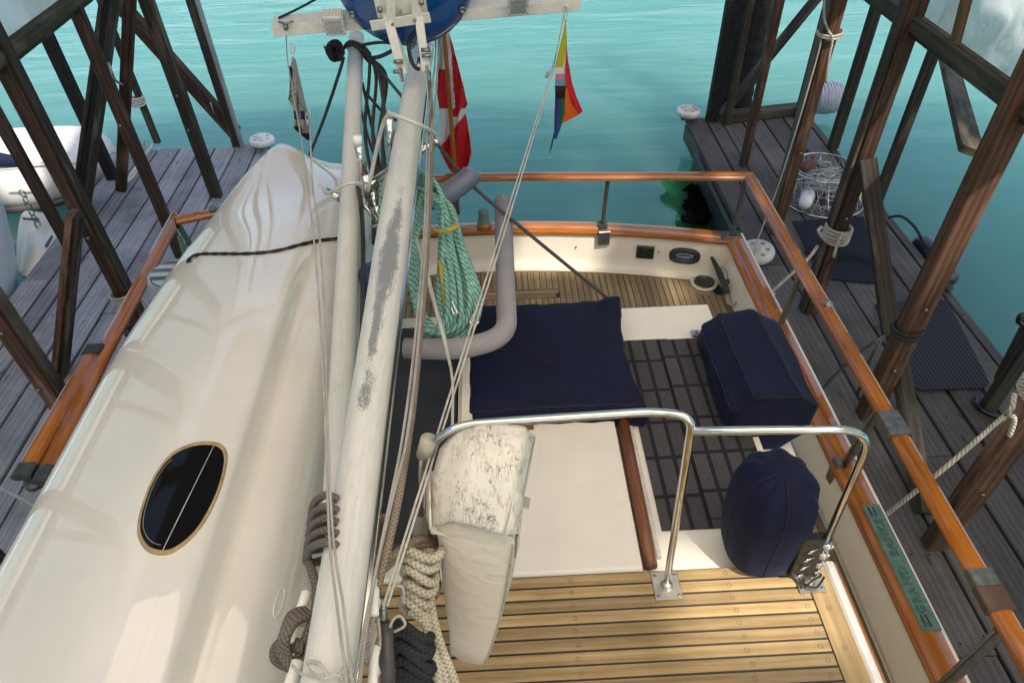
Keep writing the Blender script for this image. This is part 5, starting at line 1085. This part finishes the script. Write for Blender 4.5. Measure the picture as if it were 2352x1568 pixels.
tag(tl.build('thin_cord_hank', 'rope_thin'), 'small hank of thin cord on the white cleat beside the mast foot', 'cord')
tk2 = MB(); tk2.tube(smooth_path([P(880, 1400, 3.08), P(888, 1365, 3.08), P(905, 1345, 3.07), P(925, 1350, 3.05), P(928, 1385, 3.0)], 6), .004, 6); tk2.tube(smooth_path([P(895, 1440, 3.05), P(905, 1420, 3.06), P(920, 1415, 3.05), P(930, 1435, 3.02), P(905, 1450, 3.0)], 6), .004, 6)
tag(tk2.build('loose_cord', 'rope_white'), 'thin white cord loops above the grey strut', 'cord')
gs = MB(); gs.tube([P(884, 1428, 3.04), P(893, 1600, 2.93)], .0195, 22); gs = tag(gs.build('gas_strut', 'gas_strut_grey'), 'dark grey gas strut with a metal ball end at the bottom edge beside the mast', 'strut')
k = MB(); k.tube([P(877, 1385, 3.07), P(883, 1430, 3.042)], .012, 14); k.lathe(P(876, 1382, 3.07) + Vector((0, 0, -.017)), [(.003, 0), (.012, .004), (.017, .017), (.012, .03), (.003, .034)], 16); k.build('ball_end', 'dull_metal', gs)

# ================================================================== FLAGS
fs = MB(); base = P(1047, 470, 1.45); base.y = 5.2; fs.tube([Y(1052, 490, 5.2), Y(1046, 400, 5.16), Y(1019, 60, 5.12), Y(1016, 20, 5.1)], [.019, .019, .015, .014], 14)
fso = tag(fs.build('flagstaff', 'varnished_teak'), 'varnished wooden flagstaff standing at the middle of the stern rail', 'flagstaff')
def poly(m, pts, y0, mi, f=.03, ph=0.0):
    q = []
    for i, (x, y) in enumerate(pts): q.append(Y(x, y, y0 + f * math.sin(x * .12 + y * .02 + ph)))
    m.add(q, [tuple(range(len(q)))], None, False, mi)
def sheet(m, rowsL, rowsR, ysamp, y0, colf, nx=14, amp=.04, fq=.16):
    py = [r[1] for r in rowsL]; xl = [r[0] for r in rowsL]; xr = [r[0] for r in rowsR]; pyr = [r[1] for r in rowsR]
    g = []
    for y in ysamp:
        a, b = np.interp(y, py, xl), np.interp(y, pyr, xr); g.append([(a + (b - a) * k / nx, y) for k in range(nx + 1)])
    o = len(m.v)
    for row in g:
        for x, y in row: m.v.append(Y(x, y, y0 + amp * math.sin(x * fq + y * .013) + amp * .5 * math.sin(x * fq * 2.3 + y * .03)))
    for i in range(len(g) - 1):
        for k in range(nx):
            m.f.append([o + i * (nx + 1) + k, o + i * (nx + 1) + k + 1, o + (i + 1) * (nx + 1) + k + 1, o + (i + 1) * (nx + 1) + k]); m.uv.append([(0, 0)] * 4); m.sm.append(True)
            m.mi.append(colf((g[i][k][0] + g[i][k + 1][0]) / 2, (g[i][k][1] + g[i + 1][k][1]) / 2))
def canada(x, y):
    st = 1018 + (y - 60) * .078
    if y < 248:
        if x > st + 13: return 0
        if x > st: return 1
        return 1 if y < 128 or (128 <= y < 160 and x > 1008) else 0
    if 248 <= y < 268 and st < x < 1060 - (y - 248) * .4: return 0
    if y > 262 and x < st - 4 and y < 262 + (x - 1005) * 0: return 0
    bd = 342 - (x - 1008) * 1.35 if x < 1062 else 262
    return 0 if y > max(bd, 262) and y > 285 - (x - 1050) * 1.2 else 1
m = MB(); sheet(m, [(1012, 62), (1004, 120), (1004, 215), (1009, 245), (1007, 310), (1012, 350), (1028, 382), (1038, 396)], [(1028, 62), (1052, 148), (1074, 240), (1068, 250), (1070, 262), (1080, 320), (1083, 350), (1076, 380), (1060, 396)], np.linspace(62, 396, 90), 5.24, canada, 34, .03, .18)
fl = tag(m.build('hanging_flag', ['flag_red', 'flag_white']), 'red and white maple leaf flag hanging limp on the varnished flagstaff', 'flag'); fl.modifiers.new('t', 'SOLIDIFY').thickness = .002
m = MB(); YF = 4.12
for pts, c in [([(1299, 52), (1301, 60), (1302, 100), (1298, 130), (1291, 154), (1276, 154), (1280, 130), (1290, 90)], 0),
               ([(1301, 100), (1302, 130), (1298, 170), (1276, 170), (1275, 155), (1291, 154), (1298, 130)], 1),
               ([(1302, 120), (1302, 160), (1297, 183), (1275, 183), (1276, 170), (1294, 170), (1298, 140)], 2),
               ([(1301, 150), (1300, 197), (1274, 197), (1275, 183), (1297, 183)], 3), ([(1300, 197), (1299, 211), (1275, 211), (1274, 197)], 4), ([(1299, 211), (1298, 227), (1275, 227), (1275, 211)], 5),
               ([(1285, 227), (1298, 227), (1297, 262), (1286, 300), (1280, 300)], 6), ([(1280, 227), (1290, 227), (1286, 262), (1287, 296), (1278, 320), (1272, 318), (1278, 270)], 7),
               ([(1275, 227), (1284, 227), (1280, 262), (1276, 300), (1268, 338), (1262, 356), (1265, 335), (1273, 300), (1274, 262)], 8),
               ([(1301, 95), (1305, 140), (1314, 190), (1325, 225), (1339, 256), (1329, 264), (1312, 235), (1302, 200), (1299, 205), (1300, 150)], 9),
               ([(1302, 200), (1312, 235), (1329, 264), (1312, 273), (1291, 284), (1291, 270), (1297, 240), (1299, 205)], 10)]: poly(m, pts, YF, c, .012, c * .2)
pr_ = tag(m.build('rainbow_flag', ['flag_yellow', 'flag_white', 'flag_pink', 'flag_light_blue', 'flag_brown', 'flag_black', 'flag_green', 'flag_blue', 'flag_purple', 'flag_red', 'flag_orange']), 'small rainbow flag hanging from a halyard on the right side of the spreader', 'flag'); pr_.modifiers.new('t', 'SOLIDIFY').thickness = .002
def snap(px, py, y0, name_label):
    m = MB(); m.tube(closed([Y(px - 4, py - 10, y0), Y(px + 3, py - 12, y0), Y(px + 5, py, y0), Y(px + 1, py + 12, y0), Y(px - 4, py + 6, y0)], 4), .0045, 8, closed=True)
    m.tube([Y(px, py + 12, y0), Y(px, py + 24, y0)], .006, 8); return tag(m.build('snap_clip', 'bracket_white'), name_label, 'clip')
snap(1299, 26, 4.13, 'white plastic clip at the top of the rainbow flag'); snap(672, 112, 4.12, 'pale clip at the top of the blue and white pennant'); snap(706, 265, 4.1, 'pale clip at the lower corner of the blue and white pennant')
kk = MB()
for i in range(7): kk.tube(smooth_path([Y(1266 + rnd.uniform(-5, 5), 163 + rnd.uniform(-5, 5), 4.1), Y(1262 + rnd.uniform(-4, 4), 168 + rnd.uniform(-4, 4), 4.09), Y(1258 + rnd.uniform(-6, 2), 174 + rnd.uniform(-5, 6), 4.1)], 3), .003, 5)
tag(kk.build('frayed_knot', 'rope_white'), 'frayed white knot in the halyards beside the rainbow flag', 'knot')
def penn(x, y):
    k = (x - 662) + (y - 160) * -.1
    if y < 185: return 1 if x < 672 and y < 178 else 0
    if 255 < y < 276: return 1 if (x < 682 or x > 690) else 0
    if y > 292 : return 1 if x < 694 or y > 308 else 0
    return 1 if ((x * 3 + y * 5) % 61) < 9 and y < 240 else 0
m = MB(); sheet(m, [(662, 152), (665, 180), (665, 205), (662, 228), (672, 245), (676, 262), (675, 296), (690, 308), (706, 322)], [(668, 150), (680, 180), (690, 230), (700, 262), (711, 272), (712, 322)], np.linspace(152, 322, 44), 4.1, penn, 14, .022, .3)
pn = tag(m.build('pennant', ['flag_pennant_white', 'flag_navy', 'flag_grey']), 'crumpled blue and white pennant hanging from the left end of the spreader', 'flag'); pn.modifiers.new('t', 'SOLIDIFY').thickness = .002
m = MB(); poly(m, [(668, 145), (674, 134), (679, 136), (706, 256), (699, 262), (688, 232)], 4.085, 0, .004); m.build('hoist_strip', 'flag_grey', pn)
bk = MB(); bk.lathe(Y(656, 62, 4.13), [(.016, -.012), (.02, 0), (.016, .012)], 12, (1, .3, 0)); bk.tube([Y(640, 51, 4.13), Y(656, 55, 4.12), Y(674, 49, 4.13)], .006, 8); tag(bk.build('small_block', 'dull_metal'), 'small dark pulley block under the left end of the spreader', 'pulley')
cord('black_line', [Y(640, 42, 4.2), Y(690, 18, 4.3), Y(730, -4, 4.4)], .007, 'rope_black', 'black line leading up right from the left end of the spreader', 'rope')

# ================================================================== ON AND ROUND THE DOCKS
def wheel(c, r, label, mat='white_plastic', tilt=(0.05, .02, 1)):
    c = Vector(c); m = MB(); m.lathe(c, [(r * .85, 0), (r * .97, .015), (r, .045), (r * .97, .072), (r * .88, .085), (r * .3, .085), (r * .28, .115), (r * .2, .122), (.001, .122)], 36, tilt); o = tag(m.build('edge_roller', mat), label, 'dock roller', 'white plastic rollers guarding the docks')
    h = MB(); ax = Vector(tilt).normalized(); a = ax.orthogonal().normalized(); b = ax.cross(a)
    for k in range(6): h.lathe(c + ax * .0845 + (a * math.cos(k * math.pi / 3) + b * math.sin(k * math.pi / 3)) * r * .58, [(r * .13, 0), (r * .13, .003), (r * .1, -.01 + .0125)], 14, tilt)
    h.build('hole_ring', 'tan_sealant' if mat != 'white_plastic' else 'pale_mesh', o)['kind'] = 'stuff'
    g = MB(); g.beam((c.x - .1, c.y - .02, c.z - .03), (c.x + .1, c.y - .02, c.z - .03), .12, .03, (0, 0, 1)); g.build('wheel_bracket', 'dull_metal', o); return o
wheel(P(603, 330, .50), .165, 'white plastic wheel fixed on the far corner of the left dock')
wheel(P(1580, 264, .50), .165, 'dirty white plastic wheel fixed on the far corner of the right dock', 'old_white_plastic')
wheel(P(1738, 586, .46), .175, 'white plastic wheel on the right dock edge beside the boat corner, tied with cord', 'old_white_plastic', (-.12, -.1, 1))
cord('wheel_cord', [P(1728, 600, .62), P(1735, 578, .66), P(1737, 560, .66), Y(1752, 520, 6.1), Y(1790, 420, 6.15), Y(1840, 260, 6.2), Y(1880, 120, 6.2), Y(1886, 92, 6.2)], .007, 'rope_laid', 'thin twisted cord from the dock wheel beside the boat up to the reddish post', 'cord')
fb = MB(); c = P(1897, 225, .34); fb.lathe(c + Vector((-.25, 0, 0)), [(.08, 0), (.17, .03), (.215, .12), (.225, .25), (.215, .38), (.17, .47), (.08, .5)], 36, (1, .1, 0)); fbo = tag(fb.build('ribbed_fender', 'fender_grey'), 'white ribbed ball fender at the far end of the right dock', 'fender')
rb_ = MB()
for k in range(9):
    h_ = .06 + k * .048; rr_ = np.interp(h_, [0, .03, .12, .25, .38, .47, .5], [.08, .17, .215, .225, .215, .17, .08]); q = c + Vector((-.25 + h_, 0, 0)); rb_.tube([q + Vector((0, math.cos(t), math.sin(t))) * (rr_ + .002) for t in np.linspace(0, 6.283, 28)], .006, 6)
rb_.build('fender_rib', 'fender_grey', fbo)['kind'] = 'stuff'
# crab trap
ct_ = Vector((3.78, 6.95, DZ)); tr_ = MB()
def ringp(c, r, n=40): return [c + Vector((math.cos(t) * r, math.sin(t) * r * .95, 0)) for t in np.linspace(0, 2 * math.pi, n)]
tr_.tube(ringp(ct_ + Vector((0, -.05, .02)), .46), .008, 8); tr_.tube(ringp(ct_ + Vector((0, .1, .32)), .36), .011, 8); tr_.tube(ringp(ct_ + Vector((0, .1, .335)), .33), .006, 8)
for k in range(6):
    t = k * math.pi / 3 + .3; tr_.tube([ct_ + Vector((math.cos(t) * .46, math.sin(t) * .44 - .05, .02)), ct_ + Vector((math.cos(t) * .36, math.sin(t) * .34 + .1, .32))], .006, 6)
tro = tag(tr_.build('crab_trap', 'stainless'), 'round wire crab trap heaped with rope and floats on the right dock', 'crab trap')
nt_ = MB(); rr = random.Random(3)
for k in range(26):
    t = k * math.pi / 13
    for s_ in (-1, 1): nt_.tube([ct_ + Vector((math.cos(t) * .46, math.sin(t) * .44 - .05, .02)), ct_ + Vector((math.cos(t + s_ * .12) * .41, math.sin(t + s_ * .12) * .39 + .03, .17)), ct_ + Vector((math.cos(t) * .36, math.sin(t) * .34 + .1, .32))], .0035, 4)
    nt_.tube([ct_ + Vector((math.cos(t) * .44, math.sin(t) * .43 - .05, .02)), ct_ + Vector((math.cos(t + 2.2) * .44, math.sin(t + 2.2) * .43 - .05, .02))], .003, 4)
nt_.build('trap_netting', 'pale_mesh', tro)
pile = MB()
for k in range(30):
    c = ct_ + Vector((rr.uniform(-.2, .2), rr.uniform(-.15, .25), rr.uniform(.06, .34))); ph_ = rr.random() * 6; r_ = rr.uniform(.07, .17)
    pile.tube([c + Vector((math.cos(t + ph_) * r_ * (1 + .3 * math.sin(3 * t)), math.sin(t + ph_) * r_ * .7, .03 * math.sin(2 * t + k))) for t in np.linspace(0, rr.uniform(3, 6.2), 14)], .0065, 5)
tag(pile.build('trap_line', 'rope_white'), 'tangled heap of pale line lying inside the crab trap', 'rope')
def float_(c, ax, L, r, mat, label):
    m = MB(); m.lathe(c, [(r * .3, -L / 2), (r * .8, -L * .42), (r, -L * .2), (r, L * .2), (r * .8, L * .42), (r * .3, L / 2)], 20, ax); return tag(m.build('float', mat), label, 'float')
float_(ct_ + Vector((-.27, -.22, .12)), (.6, 1, .2), .28, .075, 'white_plastic', 'white oval float in front of the crab trap'); float_(ct_ + Vector((-.2, .1, .36)), (1, .6, 0), .22, .06, 'red_brown', 'faded reddish float at the left of the crab trap'); float_(ct_ + Vector((.32, -.18, .12)), (.1, .2, 1), .16, .05, 'yellow_plastic', 'pale yellow float at the right side of the crab trap')
# mats
m = MB(); m.add([P(1820, 510, .424), P(1984, 500, .424), P(2008, 652, .424), P(1888, 641, .424)], [(0, 1, 2, 3)], None, False); o = tag(m.build('dock_mat', 'navy_mat'), 'dark navy felt mat on the right dock just this side of the crab trap', 'mat'); o.modifiers.new('t', 'SOLIDIFY').thickness = .012
m = MB(); m.loft([[P(1848, 560, .44), P(1900, 556, .47), P(1950, 562, .455), P(2006, 588, .44)], [P(1850, 578, .45), P(1905, 585, .5), P(1955, 580, .48), P(2008, 604, .44)], [P(1858, 590, .43), P(1910, 596, .43), P(1958, 596, .43), P(2010, 612, .43)]], (False, False), True, 0, False); m.build('mat_fold', 'navy_mat', o)
m = MB(); pts = [P(2010, 700, .43), P(2150, 688, .43), P(2176, 693, .43), P(2272, 880, .43), P(2262, 893, .43), P(2110, 897, .43), P(2096, 885, .43)]; m.add(pts, [tuple(range(7))], None, False); o = tag(m.build('dock_mat', 'ribbed_mat'), 'black ribbed rubber mat at the outer edge of the right dock', 'mat'); o.modifiers.new('t', 'SOLIDIFY').thickness = .012
m = MB(); m.add([P(-60, 1358, .43), P(48, 1357, .43), P(-10, 1600, .43), P(-120, 1600, .43)], [(0, 1, 2, 3)], None, False); o = tag(m.build('dock_mat', 'ribbed_mat'), 'black mat on the left dock at the lower left corner', 'mat'); o.modifiers.new('t', 'SOLIDIFY').thickness = .012
# black fender, its lines
f_ = MB(); a, b = P(2112, 552, .22), P(2180, 650, .22); ax = (b - a); f_.tube([a, a + ax * .06, a + ax * .15, a + ax * .85, a + ax * .94, b], [.04, .11, .14, .14, .11, .05], 24); tag(f_.build('black_fender', 'black_rubber'), 'glossy black fender hanging along the outer edge of the right dock', 'fender')
cord('fender_line', [P(2040, 500, .45), P(2070, 497, .5), P(2100, 520, .42), P(2118, 552, .3)], .016, 'rope_black', 'black line holding the far end of the black fender', 'rope'); 
fk = MB()
for k in range(5): fk.tube(smooth_path([P(2125 + 5 * k, 655 + 3 * k, .46), P(2150 + 4 * k, 640 + 4 * k, .52), P(2178, 650 + 4 * k, .48), P(2186, 662, .36)], 5), .017, 8)
tag(fk.build('fender_knot', 'rope_black'), 'knotted black line at the near end of the black fender', 'rope')
# underfloat weed and flat patch painting the sunlit green reflection over algae
wd = MB(); rr = random.Random(8)
for k in range(70):
    c = P(1600 + rr.uniform(-25, 30), 460 + rr.uniform(-35, 50), .12); wd.lathe(c, [(.01, -.02), (rr.uniform(.04, .09), .0), (.01, .03)], 7, (rr.uniform(-.5, .5), rr.uniform(-.5, .5), 1))
wd = tag(wd.build('weed_growth', 'weed_black'), None, None, None, 'stuff')
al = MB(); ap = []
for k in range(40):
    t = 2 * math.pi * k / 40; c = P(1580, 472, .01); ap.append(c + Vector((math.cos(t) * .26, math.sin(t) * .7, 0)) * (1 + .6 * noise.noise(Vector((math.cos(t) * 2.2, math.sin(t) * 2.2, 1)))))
al.add(ap, [tuple(range(40))], None, False); tag(al.build('sunlit_algae_reflection', 'sunlit_algae_green'), None, None, None, 'stuff')
wc_ = MB(); wc_.beam((2.6, 3, .1), (2.62, 8.2, .1), .05, .55, (0, 0, 1)); tag(wc_.build('dock_skirt', 'dark_bronze'), 'dark blue-black barrel skirt under the boat side edge of the right dock', 'dock skirt')
# lines on posts
def wrapl(name, c, r, n, rt, mat, label, tail=None, sq=(1, 1)):
    m = MB(); c = Vector(c)
    for k in range(n):
        m.tube([c + Vector((math.cos(t) * r * sq[0], math.sin(t) * r * sq[1], (k - n / 2) * rt * 1.9 + .01 * math.sin(t + k))) for t in np.linspace(0, 6.283, 22)], rt, 8)
    if tail:
        for tl in tail: m.tube(smooth_path(tl, 6), rt, 8)
    return tag(m.build(name, mat), label, 'rope')
p9 = Y(2048, 760, 3.62)
wrapl('post_lashing', (2.93, 3.64, p9.z), .1, 3, .011, 'rope_black', 'black line tied round the big reddish post and led down to the boat', [[p9 + Vector((-.08, -.05, 0)), Y(1960, 820, 3.3), P(1880, 902, 1.3)], [p9 + Vector((-.08, -.05, -.02)), Y(1996, 830, 3.4), Y(1985, 870, 3.35), P(1968, 905, .5)]])
p6 = Y(1900, 540, 4.9)
wrapl('post_lashing', (2.94, 4.95, p6.z), .105, 5, .014, 'rope_laid', 'frayed cream rope wrapped round the post beside the navy mat', [[p6 + Vector((.1, -.06, .05)), Y(1925, 555, 4.8), Y(1915, 590, 4.8)], [p6 + Vector((-.1, -.05, .12)), Y(1880, 530, 4.8), Y(1888, 545, 4.8)]])
p4 = Y(1910, 80, 6.2)
wrapl('post_lashing', (3.03, 6.28, p4.z), .105, 2, .011, 'rope_laid', 'thin cord hitched round the top of the reddish post by the crab trap', [[Y(1893, -5, 6.2), Y(1893, 40, 6.2), Y(1902, 70, 6.15), Y(1912, 90, 6.15), Y(1905, 130, 6.15), Y(1897, 190, 6.15)]])
p11 = Y(2330, 905, 2.42)
wrapl('post_lashing', (2.92, 2.46, p11.z), .12, 4, .014, 'rope_laid', 'cream twisted rope knotted on the reddish post at the right edge', [[p11, Y(2325, 935, 2.35), Y(2312, 950, 2.35), Y(2300, 965, 2.33)], [Y(2312, 950, 2.33), Y(2330, 962, 2.33), Y(2318, 1000, 2.33)]])
cord('mooring_line', [Y(2312, 950, 2.35), Y(2180, 1066, 2.1), P(2037, 1180, 1.32), P(2020, 1192, 1.2)], .0125, 'rope_laid', 'cream twisted line from the right edge post to the boat beside the green name plate', 'rope')
cord('black_hose', [P(2240, 912, .47), P(2240, 925, .46), P(2262, 945, .46), P(2310, 965, .46), P(2340, 990, .46), P(2350, 1030, .46)], .022, 'black_rubber', 'black hose lying round the foot of the outer post at the right edge', 'hose')
cord('post_hook', [Y(2352, 745, 3.6), Y(2340, 738, 3.6), Y(2345, 725, 3.6), Y(2360, 722, 3.6)], .02, 'black_rubber', 'black rubber loop on top of the board at the right edge', 'loop')
wrapl('post_lashing', (-4.62, 9.0, 1.05), .085, 4, .014, 'rope_white', 'white line wound round the far corner post of the left dock', [[P(352, 330, .5), P(338, 350, .5), P(305, 395, .48), P(290, 420, .48), P(310, 400, .47), P(330, 360, .47), P(330, 322, .7)]], (1, 1))
wrapl('post_lashing', (-3.36, 4.98, .98), .105, 3, .012, 'rope_laid', 'cream line wound round the dark post beside the varnished rail', [[(-3.3, 4.9, .98), P(330, 690, .8), P(350, 720, .8)]])
wrapl('post_lashing', (-3.34, 3.66, .75), .12, 2, .012, 'rope_black', 'black cord round the reddish post left of the varnished rail', [[(-3.25, 3.6, .75), P(200, 935, .7), P(228, 960, .6)]])
cord('mooring_line', [P(-30, 1105, .8), P(60, 1150, .9), P(124, 1188, 1.0), P(200, 1230, 1.2)], .013, 'rope_laid', 'cream mooring line crossing the left dock near the end of the varnished rail', 'rope')
cord('inflatable_painter', [P(-20, 392, .8), P(60, 385, .8), P(180, 374, .7), P(250, 355, .6), P(300, 335, .6)], .012, 'rope_white', 'white line running from the grey inflatable to the far left corner post', 'rope')
# iron cleats on posts
for (px, py, yv, lb) in ((263, 170, 6.1, 'small iron cleat on the dark post in front of the far left corner'), (491, 252, 8.85, 'small iron cleat on the far left diagonal brace')):
    q = Y(px, py, yv); m = MB(); m.tube(smooth_path([q + Vector((-.01, 0, .1)), q + Vector((0, -.03, .04)), q + Vector((0, -.03, -.04)), q + Vector((.03, 0, -.1))], 4), .011, 8); tag(m.build('iron_cleat', 'dull_metal'), lb, 'cleat')

# ================================================================== NEIGHBOURS ON THE LEFT
nb = thing('neighbour_boat', (-6.3, 4, 0), 'pale grey-white stern quarter and swim platform of the boat moored left of the left dock', 'boat')
m = MB(); rg = []
for z, yo, xo in ((-.2, 5.9, -5.28), (.15, 6.2, -5.14), (.5, 6.45, -5.1), (.9, 6.7, -5.12), (1.3, 6.9, -5.2), (1.38, 6.9, -5.26)):
    pts = [(xo, .5), (xo, 3), (xo, yo - .7)] + [(xo - .25 + .25 * math.cos(t), yo - .5 + .5 * math.sin(t)) for t in np.linspace(.2, math.pi / 2, 6)] + [(xo - 1, yo + .03), (xo - 2.2, yo)]
    rg.append([Vector((a, b, z)) for a, b in pts])
m.loft(rg, (False, False), True, 0, False); m.add([q for q in rg[-1]] + [Vector((-8, .5, 1.38))], [tuple(range(len(rg[-1]) + 1))], None, False); m.build('neighbour_hull', 'neighbour_gelcoat', nb)
m = MB(); pp = closed([P(48, 494, .32), P(90, 488, .32), P(122, 497, .32), P(138, 522, .32), P(134, 560, .32), P(112, 600, .32), P(92, 622, .32), P(40, 620, .32)], 4)
m.loft([pp, [q - Vector((0, 0, .05)) for q in pp]], (True, True)); sw = m.build('swim_platform', 'hull_white', nb)
m = MB()
for pl_ in ([(52, 500), (88, 501), (92, 505), (80, 507), (52, 504)], [(118, 540), (123, 543), (110, 568), (103, 569), (103, 562), (112, 546)]): m.add([P(x, y, .3225) for x, y in pl_], [tuple(range(5))], None, False)
m.build('platform_slot', 'green_sea', sw)
inf = thing('inflatable_tender', (-6.2, 8.7, 0), 'grey and white inflatable tender floating beyond the neighbouring boat', 'inflatable boat')
m = MB(); m.tube(smooth_path([(-8, 8.25, .28), (-6.2, 8.25, .28), (-5.65, 8.4, .3), (-5.42, 8.75, .32), (-5.6, 9.15, .32), (-6.2, 9.32, .3), (-8, 9.3, .28)], 8), .27, 24); m.build('air_tube', 'inflatable_grey', inf)
MB().tube(smooth_path([(-8, 8.0, .1), (-6.2, 8.0, .1), (-5.6, 8.15, .12), (-5.2, 8.55, .14)], 6), .05, 10).build('rub_strake', 'gas_strut_grey', inf)
m = MB(); m.loft([superell((-6.3, 8.75), .7, .34, z, 24, 3) for z in (.15, .5)] + [superell((-6.3, 8.75), .5, .28, .6, 24, 3)], (True, True)); m.build('seat_cover', 'clean_white', inf)
m = MB(); m.tube([(-7.3, 8.1, .95), (-6.5, 8.2, .75), (-5.95, 8.25, .62)], [.16, .13, .06], 14); m.build('tender_engine', 'flag_navy', inf)
m = MB(); 
for k in range(6): 
    c = P(52 + 4 * k, 445 + 9 * k, .5); m.tube([c + Vector((math.cos(t) * .035 * math.cos(k * 1.5), math.cos(t) * .035 * math.sin(k * 1.5), math.sin(t) * .05 - .03 * k)) for t in np.linspace(0, 6.3, 10)], .008, 6)
tag(m.build('chain', 'dull_metal'), 'short chain hanging at the transom of the neighbouring boat', 'chain')
